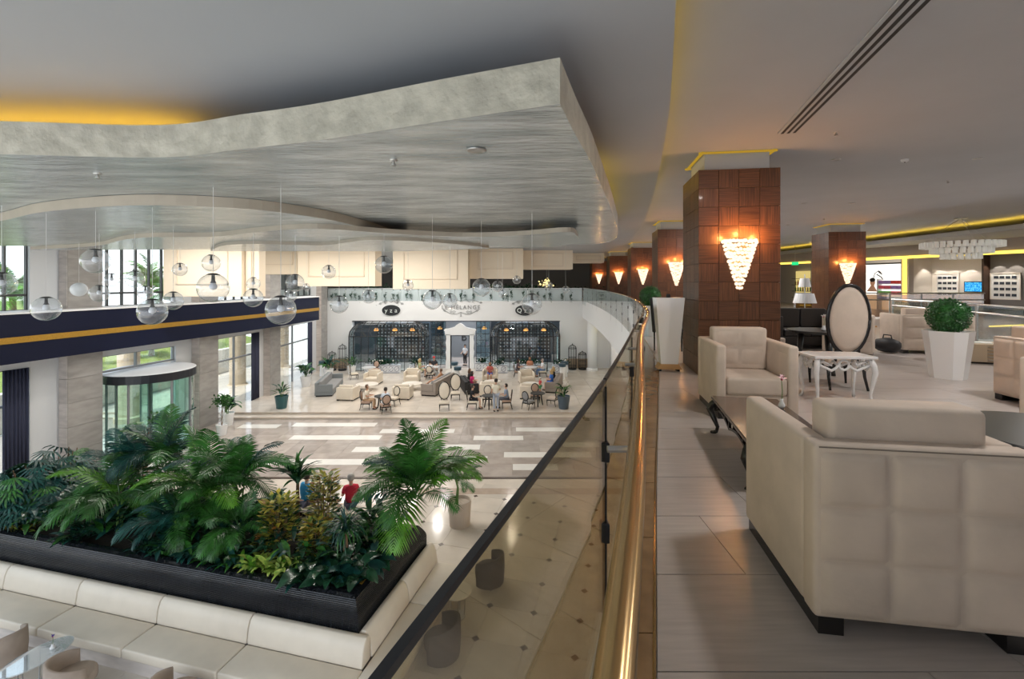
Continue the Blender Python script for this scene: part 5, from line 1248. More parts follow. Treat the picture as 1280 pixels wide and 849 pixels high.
def rosette(name, lab, lx, ly, kind, n, L, mat_, seed, world=None, z=SZ, base=0, spread=.04, tilt=(-.4,.5), trunk=0, mats=None, height=0):
    r = random.Random(seed); t = plant_root(name, lab, lx, ly, world, z)
    if trunk:
        for i in range(3): obj('stem', MB().tube([(.04*math.cos(i*2.1),.04*math.sin(i*2.1),0),(.02*math.cos(i*2.1),.02*math.sin(i*2.1),trunk)],[.028,.018],6), M['stem'], t)
    for i in range(n):
        az = i*2.4+r.uniform(-.4,.4); rr_ = spread*math.sqrt(r.random())
        o = obj('leaf', LF[kind][r.randrange(len(LF[kind]))], M[(mats or [mat_])[r.randrange(len(mats or [mat_]))]], t, loc=(rr_*math.cos(az*1.7),rr_*math.sin(az*1.7),trunk+height*r.random()), rot=(r.uniform(-.3,.3),-r.uniform(*tilt),az), scale=L*r.uniform(.7,1.15))
        if world is None: settle(o, t)
    return t
def lx_of(px, ly):
    k = (px-640)/F; return (k*(PC[1]+math.cos(ph)*ly)-PC[0]-math.sin(ph)*ly)/(math.cos(ph)+k*math.sin(ph))
# palms
palm('tall arching palm at the planter corner above the bench end', -.5, 2.4, 1.15, 1.8, 26, ['palm','palm','palmblue','palmbright'], 11, tilt=(-.45,.35), stems=5, lean=.5)
palm('broad palm behind the croton shrubs with fronds over the polished floor', lx_of(300,1.9), 1.9, 1.2, 1.55, 16, ['palm','palmblue'], 12)
palm('feathery palm in the middle of the planter below the revolving door', lx_of(255,1.5), 1.5, 1.1, 1.6, 18, ['palm','palmbright','palm'], 13)
palm('tall thin stemmed palm in front of the stone pillar by the curtains', lx_of(205,2.2), 2.2, 1.4, 1.5, 15, ['palm','palmblue'], 14)
palm('bright green palm drooping over the planter front', lx_of(150,1.0), 1.0, .9, 1.5, 16, ['palmbright','palm'], 15, fr=[FR[1],FR[3]])
palm('blue green palm beside the bushy lady palm', lx_of(165,1.9), 1.9, 1.1, 1.5, 15, ['palmblue','palm'], 16)
palm('low dark palm between the bright palm and the peace lilies', lx_of(225,.9), .9, .6, 1.2, 14, ['palm','palmblue'], 17, fr=[FR[1],FR[3]])
palm('small feathery palm at the foot of the croton shrubs', lx_of(300,1.1), 1.1, .5, 1.05, 13, ['palm'], 18)
# lady palm bushes: fans of fingers on thin canes
def fan_mesh():
    m = MB()
    for i in range(8):
        a = -1.15+2.3*i/7; d = Vector((math.cos(a),math.sin(a),0)); s_ = Vector((-d.y,d.x,0))*.06; 
        m.add([(0,0,0),tuple(d*.5+s_+Vector((0,0,.06))),tuple(d*.5-s_+Vector((0,0,.06))),tuple(d*.85+s_*.7+Vector((0,0,-.08))),tuple(d*.85-s_*.7+Vector((0,0,-.08))),tuple(d+Vector((0,0,-.24)))],[(0,2,1),(1,2,4,3),(3,4,5)])
    return m.mesh('fan_leaf',smooth=False)
FAN = fan_mesh()
def settle_fan(o, t):
    for k in range(12):
        m = Matrix.LocRotScale(t.location+o.location, o.rotation_euler, o.scale)
        if all((m @ v.co).z >= ground_at(*(m @ v.co)[:2]) for v in o.data.vertices): break
        o.location.z += .05
def lady_palm(lab, lx, ly, hgt, n, seed, rad=.75):
    r = random.Random(seed); t = plant_root('lady_palm', lab, lx, ly)
    for i in range(7): a = i*.9; obj('stem', MB().tube([(.2*math.cos(a),.2*math.sin(a),0),(.35*math.cos(a),.35*math.sin(a),hgt*.85)],.012,5), M['stem'], t)
    for i in range(n):
        az = r.uniform(0,6.28); q = rad*math.sqrt(r.random()); zz = max(.42, hgt*(1-.75*(q/rad)**2)*r.uniform(.45,1.0))
        o = obj('fan_leaf', FAN, M['palmblue' if r.random() < .8 else 'palm'], t, loc=(q*math.cos(az),q*math.sin(az),zz), rot=(r.uniform(-.4,.4),r.uniform(.1,.7),az+r.uniform(-.5,.5)), scale=r.uniform(.34,.5))
        settle_fan(o, t)
lady_palm('dark bushy lady palm filling the planter end by the curtain window', lx_of(40,1.1), 1.1, 1.35, 190, 21, 1.15)
lady_palm('dark lady palm behind the bushy one, touching the stone pillar', lx_of(75,1.9), 1.9, 1.5, 110, 22, .9)
lady_palm('low dark lady palm at the planter lip beside the yellow ground cover', lx_of(10,.9), .9, 1.0, 90, 23, .8)
# crotons
def croton(lab, lx, ly, hgt, rad, n, seed, mt='croton'):
    r = random.Random(seed); t = plant_root('croton_shrub', lab, lx, ly)
    for i in range(5): a = i*1.26; obj('stem', MB().tube([(.04*math.cos(a),.04*math.sin(a),0),(rad*.5*math.cos(a),rad*.5*math.sin(a),hgt*.9)],.012,5), M['stem'], t)
    for part_, mm in ((0,mt),(1,'deep'),(2,'crotonred')):
        m = MB()
        for i in range(n if part_ == 0 else n//2 if part_ == 1 else n//5):
            a = r.uniform(0,6.28); q = rad*math.sqrt(r.random()); zz = hgt*(.15+.85*r.random()); q *= 1-.35*(zz/hgt)
            p = Vector((q*math.cos(a),q*math.sin(a),zz)); az = a+r.uniform(-.9,.9); d = Vector((math.cos(az),math.sin(az),r.uniform(.1,1.0))).normalized(); s_ = d.cross(Vector((0,0,1))).normalized()*.05; l = r.uniform(.17,.26)
            m.add([p,p+d*l*.45+s_,p+d*l*.45-s_,p+d*l+Vector((0,0,-.03))],[(0,2,3,1)])
        stuff(obj('foliage', m, M[mm], t))
croton('yellow green croton shrub left of the blue shirted guest', lx_of(350,1.2), 1.2, 1.15, .42, 300, 31)
croton('tall croton shrub with red tinged leaves between the two guests', lx_of(405,1.7), 1.7, 1.55, .33, 260, 32)
croton('small croton at the foot of the taller one', lx_of(395,1.1), 1.1, .8, .3, 150, 33)
croton('reddish croton tip showing among the palms near the revolving door', lx_of(175,2.35), 2.35, 1.75, .22, 120, 34, 'crotonred')
rosette('dracaena', 'spiky dracaena rosette on a stem behind the croton', lx_of(372,2.3), 2.3, 'blade', 44, .8, 'deep', 41, trunk=1.0, mats=['deep','palm'])
rosette('ponytail_palm', 'grassy ponytail plant with thin weeping leaves on brown stems', lx_of(432,.95), .95, 'grass', 150, .62, 'palm', 42, trunk=.75, mats=['palm','palmblue','deep'], tilt=(-.5,.6))
# front row clumps
fr_ = [(390,.62,.5,'deep','broad',14),(420,.66,.48,'deep','broad',15),(452,.72,.46,'deep','broad',14),(470,1.15,.42,'deep','broad',12),(490,1.6,.4,'deep','broad',12),(505,2.0,.4,'deep','broad',11)]
txt = ['glossy dark broad leaf clump nearest the lime variegated plants','glossy dark broad leaf clump under the ponytail plant','glossy dark broad leaf clump at the planter corner','glossy dark broad leaf clump along the gold edged side','glossy dark broad leaf clump halfway to the corner palm','glossy dark broad leaf clump at the foot of the corner palm']
fr_ = [(x,ly-.12,L*1.25,mm,k,n_+8) for (x,ly,L,mm,k,n_) in fr_]
for i,(x,ly,L,mm,k,n_) in enumerate(fr_): rosette('hosta', txt[i], lx_of(x,ly), ly, k, n_, L, mm, 50+i, mats=['deep','deep','palmblue'], spread=.22, tilt=(-.5,.25), height=.2)
for i,(x,ly,l_) in enumerate(((318,.5,'lime variegated leaf clump next to the peace lilies'),(342,.5,'lime variegated leaf clump in the middle of its row'),(364,.52,'lime variegated leaf clump next to the dark broad leaves'))): rosette('dieffenbachia', l_, lx_of(x,ly), ly, 'lance', 42, .36, 'lime', 60+i, spread=.24, tilt=(-.4,.5), mats=['lime','lime','palmbright'], height=.16)
for i,(x,ly,l_) in enumerate(((212,.48,'dark narrow leaf clump under the bright palm'),(240,.48,'peace lily clump with a white bract, first of its row'),(266,.48,'peace lily clump in the middle of its row'),(292,.48,'peace lily clump beside the lime plants'))): rosette('peace_lily', l_, lx_of(x,ly), ly, 'lance', 36, .42, 'palm', 70+i, spread=.24, tilt=(-.5,.35), mats=['palm','deep','palmblue'], height=.18)
rosette('ground_cover', 'yellow green ground cover on the planter lip below the lady palm', lx_of(22,.48), .48, 'lance', 46, .2, 'lime', 80, spread=.55, tilt=(-.3,.6), mats=['lime','croton'])
rosette('fern', 'blue green fern clump at the planter lip', lx_of(100,.5), .5, 'blade', 50, .5, 'palmblue', 81, spread=.25, tilt=(-.7,.2), mats=['palmblue','deep'])
rosette('fern', 'dark fern clump right of the bright drooping palm', lx_of(185,.5), .5, 'blade', 44, .45, 'deep', 82, spread=.25, tilt=(-.7,.2), mats=['palmblue','deep'])
rosette('leaf_filler', 'big upright leaves behind the ponytail plant', lx_of(455,1.6), 1.6, 'lance', 26, .6, 'palm', 83, spread=.3, tilt=(-.2,.4), mats=['palm','deep'], height=.4)
rosette('leaf_filler', 'dark leaves between the crotons and the corner palm', lx_of(470,2.2), 2.2, 'lance', 26, .6, 'deep', 84, spread=.3, tilt=(-.2,.4), mats=['palm','deep'], height=.6)
rosette('leaf_filler', 'dark leaves low among the middle palms', lx_of(250,2.3), 2.3, 'lance', 40, .6, 'deep', 85, spread=.6, tilt=(-.3,.4), mats=['palm','deep','palmblue'], height=.8)
rosette('leaf_filler', 'dark leaves low beside the lady palms', lx_of(120,1.5), 1.5, 'lance', 40, .55, 'deep', 86, spread=.5, tilt=(-.3,.4), mats=['palmblue','deep'], height=.7)
for i,(x,ly,n_,L,l_) in enumerate(((130,.85,60,.6,'dense dark leaves under the bright drooping palm'),(185,1.5,60,.7,'dense dark leaves at the heart of the palms'),(235,1.2,70,.65,'dense dark leaves behind the first peace lilies'),(285,1.5,70,.65,'dense dark leaves behind the last peace lilies'),(330,1.7,60,.6,'dense dark leaves behind the yellow croton'),(330,.95,50,.45,'dense leaves between the lime plants and the croton'),(385,.95,50,.45,'dense leaves at the foot of the small croton'),(440,1.3,50,.5,'dense leaves around the ponytail plant'),(60,.75,50,.45,'dense leaves at the lip beside the lady palms'),(490,1.9,40,.5,'dense leaves around the corner palm stems'))):
    rosette('leaf_filler', l_, lx_of(x,ly), ly, 'lance', n_, L, 'deep', 200+i, spread=.5, tilt=(-.5,.4), mats=['deep','palm','palmblue','deep'], height=.45)
# ---- potted plants around the hall
def pot(t, r, hgt, mt): obj('pot', cached('pot%.2f%.2f'%(r,hgt), lambda: MB().lathe([(r*.72,0),(r*.98,hgt*.95),(r,hgt*.96),(r,hgt),(r*.9,hgt),(r*.88,hgt*.9),(.001,hgt*.9)],24).mesh('pot',smooth=False)), M[mt], t)
def potted(lab, loc, r, hgt, mt, kind, n, L, mats, seed, spread=.12, stem=.3):
    rr_ = random.Random(seed); t = thing('potted_plant', lab, 'potted plant', loc); pot(t, r, hgt, mt)
    for i in range(4): a = i*1.6; obj('stem', MB().tube([(.03*math.cos(a),.03*math.sin(a),hgt*.88),(spread*.7*math.cos(a),spread*.7*math.sin(a),hgt+stem)],.012,5), M['stemgreen'], t)
    for i in range(n):
        az = i*2.4; q = spread*math.sqrt(rr_.random()); obj('leaf', LF[kind][rr_.randrange(len(LF[kind]))], M[mats[rr_.randrange(len(mats))]], t, loc=(q*math.cos(az),q*math.sin(az),hgt+stem*rr_.random()), rot=(rr_.uniform(-.3,.3),-rr_.uniform(-.3,.6),az), scale=L*rr_.uniform(.7,1.15))
M['tealpot'] = mat('teal_pot', (.02,.09,.1), .35); M['bluepot'] = mat('blue_grey_pot', (.07,.1,.13), .35); M['beigepot'] = mat('beige_pot', (.55,.46,.38), .6)
potted('plant in a dark teal pot at the terrace edge before the stone pillar', (-12.75,25.9,ZT+.002), .36, .68, 'tealpot', 'lance', 26, .42, ['palm','deep','palmblue'], 91, .25, .45)
potted('plant in a blue grey pot at the terrace edge near the balcony guard', (2.85,25.8,ZT+.002), .36, .7, 'bluepot', 'lance', 26, .42, ['palm','palmbright','deep'], 92, .22, .5)
potted('large leaf plant in a white pot beside the revolving door pillar', (-14.35,23.6,.002), .32, .62, 'whitegloss', 'broad', 14, .75, ['deep','palm'], 93, .15, .5)
potted('leafy plant in a white pot by the window behind the grey sofa', (-13.8,31.3,ZT+.002), .36, .7, 'whitegloss', 'broad', 18, .7, ['palm','deep'], 94, .3, .5)
potted('leafy plant in a white pot next to the corner pillar', (-13.3,33.9,ZT+.002), .36, .7, 'whitegloss', 'broad', 18, .7, ['palm','deep','palmblue'], 95, .3, .6)
potted('leafy plant beside the first cage in a white pot', (-12.2,35.6,ZT+.002), .34, .6, 'whitegloss', 'lance', 40, .5, ['deep','palm'], 96, .5, .5)
def tree_pot(lab, loc, hh):
    t = thing('potted_tree', lab, 'potted plant', loc); pot(t,.26,.5,'whitegloss'); obj('trunk', MB().tube([(0,0,.45),(.02,0,hh-.3)],.03,6), M['stem'], t)
    lat = MB()
    for i in range(8): a = 2*PI*i/8; lat.tube([(.12*math.cos(a+q*.5),.12*math.sin(a+q*.5),.5+q*(hh-.9)/5) for q in range(6)],.008,4)
    obj('trellis', lat, M['lav'], t); stuff(obj('foliage', leafblob(260,.34,.34,.28,.16,7), M['palm'], t, loc=(0,0,hh-.15)))
tree_pot('small potted tree on white trellis left of the revolving door pillar', (-13.7,22.1,.002), 1.75); tree_pot('small potted tree in front of the revolving door', (-13.2,17.6,.002), 2.2)
palm('palm in a beige pot standing behind the bench end', 0, 0, .8, .8, 9, ['palm'], 19, world=(-1.55,13.9), z=.64, stems=2)
bp2 = thing('flower_pot', 'beige cylindrical pot behind the bench end', 'pot', (-1.55,13.9,.002)); obj('pot', MB().lathe([(.3,0),(.34,.75),(.3,.75),(.29,.65),(.001,.65)],24), M['beigepot'], bp2)
# ---- garden outside
def garden_palm(lab, x, y, z, hh, L, n, seed):
    t = palm(lab, 0, 0, hh, L, n, ['palmbright','palm'], seed, world=(x,y), z=z, stems=0); obj('trunk', MB().tube([(0,0,-.2),(.1,0,hh*.5),(0,0,hh)],[.22,.17,.15],8), M['stem'], t)
garden_palm('garden palm outside the upper window beside the curtain bay', -31,29.0,3.0,4.1,2.6,22,101); garden_palm('short garden palm outside, nearer the upper window', -27.5,27.5,2.2,2.6,2.2,18,102)
garden_palm('garden palm outside the upper windows over the revolving door', -29,37.5,3.0,4.6,2.4,22,103); garden_palm('low garden palm seen over the revolving door', -25.5,33.0,1.8,1.0,1.5,16,104)
garden_palm('second garden palm outside over the revolving door', -26.5,36.5,2.6,3.6,2.2,20,105)
# ================================================================== GLOBE PENDANTS
def pendant(px, py, hpx, ztop, lab='clear glass globe pendant with a dark cap hanging over the hall', dia=.36, frosted=False):
    Y = F*dia/hpx; X = (px-640)/F*Y; Z = EYE-(py-HZ)/F*Y
    t = thing('globe_pendant', lab, 'pendant lamp', (X,Y,Z), 0, 'glass globe pendants in the hall'); r = dia/2
    obj('globe', cached('globe%.2f'%dia, lambda: MB().ball((0,0,0),r,32,20).mesh('globe',smooth=True)), M['frosted'] if frosted else M['globe'], t)
    if not frosted: obj('cap', cached('cap%.2f'%dia, lambda: MB().lathe([(.001,r*1.03),(r*.2,r*1.02),(r*.42,r*.93),(r*.42,r*.9),(.001,r*.9)],20).mesh('cap',smooth=True)), M['capdark'], t)
    obj('socket', cached('sock%.2f'%dia, lambda: MB().lathe([(r*.1,r*.95),(r*.12,r*.5),(r*.2,r*.35),(.001,r*.33)],14).mesh('socket',smooth=True)), M['capdark'] if not frosted else M['steel'], t)
    obj('bulb', cached('bulb%.2f'%dia, lambda: MB().lathe([(.001,r*.4),(r*.14,r*.36),(r*.26,r*.12),(r*.22,-.05*r),(.001,-.16*r)],16).mesh('bulb',smooth=True)), M['bulb'], t)
    L = ztop-Z-r*1.02
    obj('cord', MB().tube([(0,0,r*1.02),(0,0,r*1.02+L)],.004,4), M['cord'], t)
M['capdark'] = mat('dark_bronze_cap', (.03,.028,.03), .35); M['bulb'] = mat('milky_bulb', (.75,.77,.8), .4, emit=(1,.95,.9), es=.02); M['cord'] = mat('pale_cord', (.62,.62,.62), .6)
PD_ = [(57.7,386,29.7),(119.5,326.5,30.5),(124,367,21),(139.5,350,16.4),(168.5,349,21),(181.7,366,16.7),(190.5,390,32.5),(216.6,376,22.6),(225,337,16.4),(264,329,21),(266.5,360,36),(2,355,29),(316.7,354.7,16),(316.5,372.4,23),(351,387.7,35.8),(369,353.7,21.7),(363,370,14.8),(383,359,9),(424,380.7,22),(460.7,371,17),(540.5,375,24),(510,356.8,14),(411,340,17),(562.5,376,18.5),(601.7,359.5,23),(622,358,14),(665,380,26),(646,350,10.5),(707,362,9),(686,357,10),(480,331,22),(628,366,12)]
def ztop_at(X, Y):
    def inside(poly):
        c_ = False; n_ = len(poly)
        for i in range(n_):
            (x1,y1),(x2,y2) = poly[i],poly[(i+1)%n_]
            if (y1 > Y) != (y2 > Y) and X < (x2-x1)*(Y-y1)/(y2-y1)+x1: c_ = not c_
        return c_
    for poly,z in ((c4,EYE+.88),(c3,EYE+.95),(c2,EYE+1.04),(c1,EYE+1.19)):
        if inside(poly): return z
    return ZH
for (x,y,h_) in PD_:
    Y = F*.36/h_; zt_ = ztop_at((x-640)/F*Y,Y); cl_ = zt_-(EYE-(y-HZ)/F*Y)
    src_ = {EYE+.88:'lowest small canopy',EYE+.95:'third canopy layer',EYE+1.04:'wavy second canopy',EYE+1.19:'largest canopy'}.get(zt_,'hall ceiling'); ln_ = 'very long' if cl_ > 2.0 else 'long' if cl_ > 1.5 else 'medium' if cl_ > 1.15 else 'short'
    pendant(x,y,h_,zt_,'clear glass globe pendant on a %s cord from the %s' % (ln_,src_))
Y = F*.36/17; pendant(98.7,362,17,ztop_at((98.7-640)/F*Y,Y),'small frosted white globe pendant beside the stone pillar',.36,True)
# ================================================================== PEOPLE
def skin_mesh(nodes, edges, root, sub=1):
    me = bpy.data.meshes.new('sk'); me.from_pydata([n[0] for n in nodes], edges, []); o = bpy.data.objects.new('sk', me); C.objects.link(o)
    sm = o.modifiers.new('s','SKIN'); sm.use_smooth_shade = True
    for i, n_ in enumerate(nodes):
        sv = me.skin_vertices[0].data[i]; rr_ = n_[1]; sv.radius = rr_ if isinstance(rr_,tuple) else (rr_,rr_); sv.use_root = (i == root)
    ss = o.modifiers.new('u','SUBSURF'); ss.levels = sub; ss.render_levels = sub
    dg = bpy.context.evaluated_depsgraph_get(); dg.update(); r_ = bpy.data.meshes.new_from_object(o.evaluated_get(dg)); bpy.data.objects.remove(o); r_.materials.clear()
    for p in r_.polygons: p.use_smooth = True
    return r_
def pose(kind):
    """returns body, shirt, trousers, skirt, hair, shoe meshes (local, facing +Y, floor z=0)"""
    if kind == 'stand':
        pel = (0,0,.95); kn = [(-.1,.02,.5),(.1,.02,.5)]; an = [(-.1,-.02,.09),(.1,-.02,.09)]; lean = .0
    elif kind == 'sit':
        pel = (0,0,.52); kn = [(-.11,.44,.52),(.11,.44,.52)]; an = [(-.11,.42,.09),(.11,.42,.09)]; lean = .03
    else:
        pel = (0,.05,.5); kn = [(-.1,.5,.56),(.1,.5,.56)]; an = [(-.1,.85,.3),(.1,.85,.3)]; lean = -.16
    px_,py_,pz = pel
    ch = (0,py_+lean*.6,pz+.34); nk = (0,py_+lean,pz+.52); hb = (0,py_+lean+.01,pz+.6); hd = (0,py_+lean+.02,pz+.69); ht = (0,py_+lean+.01,pz+.775)
    sh = [(-.17,py_+lean*.9,pz+.46),(.17,py_+lean*.9,pz+.46)]
    if kind == 'stand': el = [(-.23,.0,pz+.2),(.23,.02,pz+.2)]; wr = [(-.2,.16,pz+.08),(.2,.22,pz+.12)]
    else: el = [(-.24,py_+.06,pz+.2),(.24,py_+.06,pz+.2)]; wr = [(-.15,py_+.28,pz+.235),(.15,py_+.28,pz+.235)]
    nodes = [(pel,(.15,.11)),(ch,(.14,.085)),(nk,(.05,.05)),(hb,(.055,.06)),(hd,(.075,.092)),(ht,(.05,.06))]; ed = [(0,1),(1,2),(2,3),(3,4),(4,5)]
    for s_ in (0,1):
        b = len(nodes); w_ = wr[s_]; dd = (Vector(w_)-Vector(el[s_])).normalized()
        hv = Vector(w_)+dd*.07
        nodes += [(sh[s_],.055),(el[s_],.042),(w_,.028),(tuple(hv),(.04,.018))]; ed += [(1,b),(b,b+1),(b+1,b+2),(b+2,b+3)]
        sx_ = -1 if s_ == 0 else 1
        for q in range(4):
            fb = len(nodes); off_ = Vector((sx_*(.024-.016*q),0,0)); fl_ = (.075,.085,.08,.06)[q]
            nodes += [(tuple(hv+off_+dd*.03),.009),(tuple(hv+off_+dd*fl_+Vector((0,0,-.02))),.008)]; ed += [(b+3,fb),(fb,fb+1)]
        fb = len(nodes); nodes += [(tuple(Vector(w_)+dd*.05+Vector((-sx_*.045,.01,.01))),.01)]; ed += [(b+2,fb)]
        b = len(nodes); k_ = kn[s_]; a_ = an[s_]; hp_ = ((-.09 if s_ == 0 else .09),py_,pz-.02)
        nodes += [(hp_,.085),(k_,.06),(a_,.04),((a_[0],a_[1]+.14,a_[2]-.05),(.04,.03))]; ed += [(0,b),(b,b+1),(b+1,b+2),(b+2,b+3)]
    body = skin_mesh(nodes, ed, 0, 1)
    # nose and ears belong to the head surface
    bmx = bmesh.new(); bmx.from_mesh(body)
    hx, hy, hz_ = hd
    for (c_, rad) in (((hx,hy+.1,hz_-.01),.016),((hx-.078,hy,hz_),.018),((hx+.078,hy,hz_),.018)):
        bmesh.ops.create_icosphere(bmx, subdivisions=1, radius=rad, matrix=Matrix.Translation(c_))
    bmx.to_mesh(body); bmx.free()
    tn = [((0,py_,pz-.02),(.17,.135)),((0,py_+lean*.3,pz+.16),(.165,.135)),(ch,(.18,.142)),((0,py_+lean*.95,pz+.5),(.12,.115))]; te = [(0,1),(1,2),(2,3)]
    for s_ in (0,1):
        b = len(tn); e_ = Vector(el[s_]); mid = Vector(sh[s_]).lerp(e_,.75); tn += [(sh[s_],.068),(tuple(mid),.058)]; te += [(2,b),(b,b+1)]
    shirt = skin_mesh(tn, te, 0, 1)
    ln = [((0,py_,pz+.02),(.165,.125))]; le = []
    for s_ in (0,1):
        b = len(ln); a_ = Vector(an[s_]); ln += [((-.09 if s_ == 0 else .09,py_,pz-.03),.1),(kn[s_],.075),(tuple(a_+Vector((0,0,.04))),.058)]; le += [(0,b),(b,b+1),(b+1,b+2)]
    trousers = skin_mesh(ln, le, 0, 1)
    sn = [((0,py_,pz+.02),(.165,.125))]; se = []
    for s_ in (0,1):
        b = len(sn); k_ = Vector(kn[s_]); sn += [((-.09 if s_ == 0 else .09,py_,pz-.03),.105),(tuple(Vector(pel).lerp(k_,.85)+Vector((k_.x*.2,0,0))),.09)]; se += [(0,b),(b,b+1)]
    shorts = skin_mesh(sn, se, 0, 1)
    hm = MB(); 
    N = 14
    for i in range(0,8):
        pass
    prof_ = [(.001,.115),(.06,.105),(.092,.06),(.1,.0),(.094,-.05),(.08,-.075)]
    hm.lathe(prof_, 14, (hx,hy-.022,hz_+.03)); hair = hm.mesh('hair',smooth=True)
    # open the face side of the hair
    bmx = bmesh.new(); bmx.from_mesh(hair); dl = [f for f in bmx.faces if f.calc_center_median().y > hy+.035 and f.calc_center_median().z < hz_+.075]; bmesh.ops.delete(bmx, geom=dl, context='FACES'); bmx.to_mesh(hair); bmx.free()
    long = MB().lathe([(.09,.0),(.1,-.06),(.1,-.16),(.07,-.22)],12,(hx,hy-.05,hz_+.03)).mesh('hair',smooth=True)
    eyes = MB().ball((hx-.03,hy+.088,hz_+.012),.009,6,4).ball((hx+.03,hy+.088,hz_+.012),.009,6,4).mesh('eyes')
    mouth = MB().cbox(hx,hy+.09,hz_-.045,.04,.012,.008).mesh('mouth')
    shoes = MB()
    for a_ in an: shoes.tube([(a_[0],a_[1]-.05,a_[2]-.045),(a_[0],a_[1]+.05,a_[2]-.045),(a_[0],a_[1]+.17,a_[2]-.06)],[.04,.045,.03],8)
    cap = MB().lathe([(.001,.13),(.07,.115),(.1,.06),(.105,.03)],14,(hx,hy-.01,hz_+.03)).mesh('hat',smooth=True)
    return dict(body=body,shirt=shirt,trousers=trousers,shorts=shorts,hair=hair,long=long,eyes=eyes,mouth=mouth,shoes=shoes.mesh('shoes',smooth=True),hat=cap)
POSE = {k: pose(k) for k in ('stand','sit','recline')}
CL = {}
def cloth(c):
    if c not in CL: CL[c] = mat('cloth_%d'%len(CL), c, .85)
    return CL[c]
SK = [mat('skin_light',(.62,.38,.27),.6), mat('skin_tan',(.5,.27,.17),.6)]
HAIRM = {'dark': mat('dark_hair',(.025,.016,.012),.6), 'brown': mat('brown_hair',(.12,.06,.03),.6), 'blond': mat('blond_hair',(.5,.35,.16),.6), 'grey': mat('grey_hair',(.4,.38,.36),.6)}
EYEM = mat('eye',(.03,.02,.02),.3); LIP = mat('lip',(.45,.15,.12),.5)
def person(lab, loc, h, kind, top, legs, hair='dark', short=False, longh=False, hat=None, sk=0, scale=1, shoe=(.02,.02,.02)):
    t = thing('person', lab, 'person', loc, h); P = POSE[kind]; t.scale = (scale,)*3
    b = obj('body', P['body'], SK[sk], t); obj('shirt', P['shirt'], cloth(top), t); obj('trousers' if not short else 'shorts', P['shorts' if short else 'trousers'], cloth(legs), t)
    obj('hair', P['hair'], HAIRM[hair], t)
    if longh: obj('long_hair', P['long'], HAIRM[hair], t)
    if hat: obj('hat', P['hat'], cloth(hat), t)
    obj('eyes', P['eyes'], EYEM, t); obj('mouth', P['mouth'], LIP, t); obj('shoes', P['shoes'], cloth(shoe), t)
    return t
z_ = ZT+.002
def seat_at(loc, h, lx, ly):
    a_ = math.radians(h); return (loc[0]+lx*math.cos(a_)+ly*math.sin(a_), loc[1]-lx*math.sin(a_)+ly*math.cos(a_), z_)
person('seated man in a cream shirt and tan trousers at the small dark table', (-8.0,25.7,z_), 88, 'sit', (.78,.7,.58), (.5,.33,.2), 'brown', sk=1)
person('seated person in a pale blue shirt seen from behind at the small table', (-6.75,25.0,z_), -25, 'sit', (.62,.68,.78), (.75,.75,.78), 'dark')
person('person in tan shorts lounging on the taupe sofa', (-4.75,30.6,z_), 283, 'recline', (.45,.24,.13), (.6,.3,.15), 'brown', short=True, sk=1)
person('fair haired woman in a green dress at the table near the doorway', (-6.82,34.5,z_), 90, 'sit', (.42,.45,.25), (.42,.45,.25), 'blond', short=True, longh=True)
person('person in a black top with a red cap near the white doorway', (-5.9,35.42,z_), 180, 'sit', (.03,.03,.035), (.6,.6,.62), 'dark', hat=(.7,.03,.03))
person('person in a white shirt seated with the red capped guest', (-5.9,33.58,z_), 0, 'sit', (.75,.75,.78), (.05,.05,.06), 'dark')
person('woman in black sitting on the black sofa', seat_at((-2.75,30.0),75,-.46,.09), 75, 'sit', (.025,.02,.02), (.03,.025,.025), 'brown', longh=True)
person('woman in a magenta top sitting on the black sofa', seat_at((-2.75,30.0),75,.46,.09), 75, 'sit', (.62,.03,.17), (.5,.28,.2), 'dark', short=True, longh=True)
person('woman in a red top and blue skirt in the cream armchair', seat_at((-1.55,33.2),182,0,.12), 182, 'sit', (.5,.12,.1), (.03,.13,.55), 'brown', short=True, longh=True, sk=1)
person('seated man in a black shirt and shorts facing the waiter', (-2.2,25.75,z_), 85, 'sit', (.015,.015,.02), (.02,.02,.03), 'dark', short=True)
person('standing waiter in a white shirt and grey trousers seen from behind', (-.86,25.2,z_), -15, 'stand', (.78,.74,.62), (.36,.4,.48), 'dark')
person('seated man in a grey blue shirt beside the waiter', (-.3,25.95,z_), 268, 'sit', (.26,.33,.45), (.1,.11,.14), 'dark')
person('far diner in a dark top before the long flower box', (.43,34.45,z_), 90, 'sit', (.1,.07,.08), (.1,.1,.12), 'dark', longh=True)
person('far diner in an orange brown top before the long flower box', (1.35,35.37,z_), 180, 'sit', (.5,.22,.13), (.3,.2,.15), 'brown', longh=True, sk=1)
person('far diner in a white shirt before the long flower box', (2.27,34.45,z_), 270, 'sit', (.75,.76,.8), (.1,.2,.4), 'grey')
person('woman in a black top and red skirt on the taupe sofa by the menu stands', seat_at((2.75,30.6),282,.55,.09), 282, 'sit', (.02,.02,.02), (.5,.12,.08), 'blond', short=True, longh=True)
person('woman in a blue dress on the taupe sofa by the menu stands', seat_at((2.75,30.6),282,-.5,.09), 282, 'sit', (.05,.18,.6), (.05,.18,.6), 'blond', short=True, longh=True)
person('small child in a red top and pale sun hat near the taupe sofa', (1.75,29.0,z_), 250, 'stand', (.6,.08,.08), (.1,.4,.2), 'brown', short=True, hat=(.75,.75,.7), scale=.6)
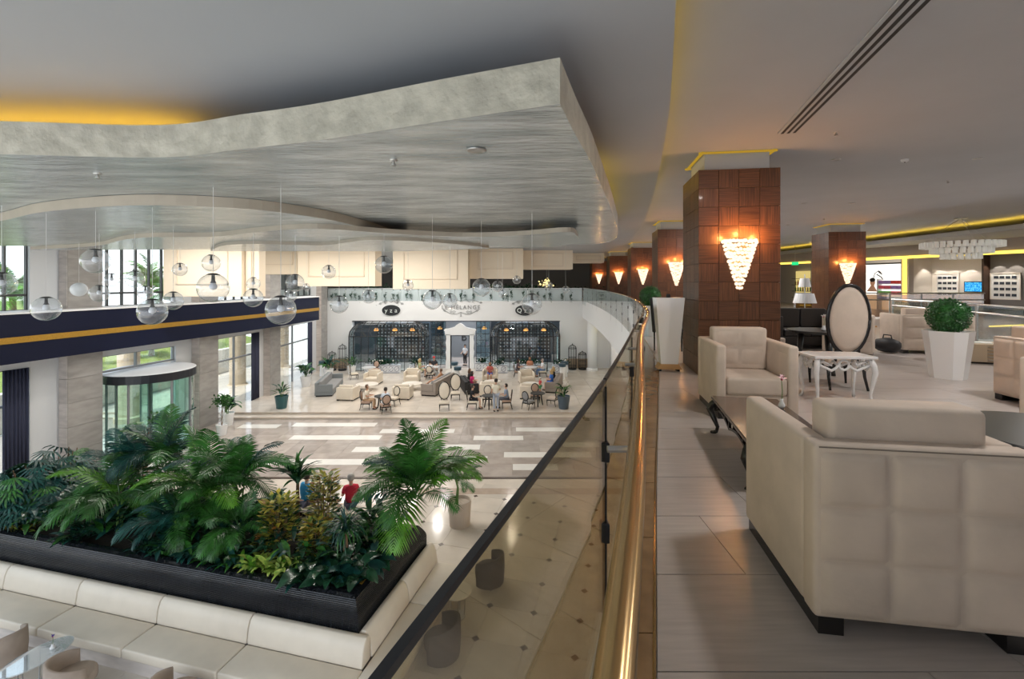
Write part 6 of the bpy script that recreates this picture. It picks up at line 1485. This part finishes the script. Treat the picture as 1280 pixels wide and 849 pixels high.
person('standing waiter in a white shirt and black trousers inside the doorway', (-3.95,39.4,.2), 210, 'stand', (.78,.8,.85), (.02,.02,.025), 'dark')
# two guests on the bench behind the planter
w1 = pw(-2.65,3.45); w2 = pw(-1.55,3.4)
q = gp(384,598,1.2); person('guest in a bright blue shirt sitting behind the croton shrubs', (q[0],q[1]-.1,.002), 28, 'sit', (.02,.27,.55), (.1,.1,.15), 'dark', scale=1.05)
q = gp(440,600,1.2); person('guest in a red shirt sitting behind the planter by the corner palm', (q[0],q[1]-.1,.002), -18, 'sit', (.55,.02,.05), (.1,.1,.15), 'grey', scale=1.05)
bb = thing('bench', 'cream bench behind the planter carrying the two guests', 'bench', ((gp(384,598,1.2)[0]+gp(440,600,1.2)[0])/2, gp(412,599,1.2)[1]-.15,.002), 5)
obj('seat_cushion', MB().box(-1.6,-.32,.26,1.6,.21,.42), M['leather'], bb, bevel=.03, smooth=True); obj('base', MB().box(-1.5,-.28,0,1.5,.15,.26), M['stone_light'], bb)
# gallery chandelier and lamps inside the restaurant
gc = thing('gallery_chandelier', 'small golden cluster lamp hanging in the dark far gallery', 'chandelier', (3.1,42,7.1))
stuff(obj('crystals', leafblob(90,.55,.5,.42,.16,5,.8), emis('gold_glow',(1,.75,.3),1.6), gc)); obj('rod', MB().tube([(0,0,.2),(0,0,1.948)],.012,5), M['steel'], gc)
for (x,y,l_) in ((-10.9,37.55,'orange lamp inside the first iron cage roof, outer one'),(-9.4,37.55,'orange lamp inside the first iron cage roof, middle one'),(-8.0,37.55,'orange lamp at the inner end of the first cage'),(-6.0,38.9,'orange lamp above the glass beside the white doorway'),(-2.3,38.9,'orange lamp on the other side of the white doorway'),(-.45,37.55,'orange lamp in the second cage nearest the doorway'),(1.1,37.55,'orange lamp in the middle of the second cage'),(2.55,37.55,'orange lamp in the second cage nearest the bird cages')):
    t = thing('lantern', l_, 'pendant lamp', (x,y,3.3)); obj('shade', MB().lathe([(.18,0),(.2,.08),(.12,.2),(.02,.22)],12), M['lg'], t); obj('cord', MB().tube([(0,0,.2),(0,0,.7 if y < 38 else 1.99)],.01,4), M['iron'], t)
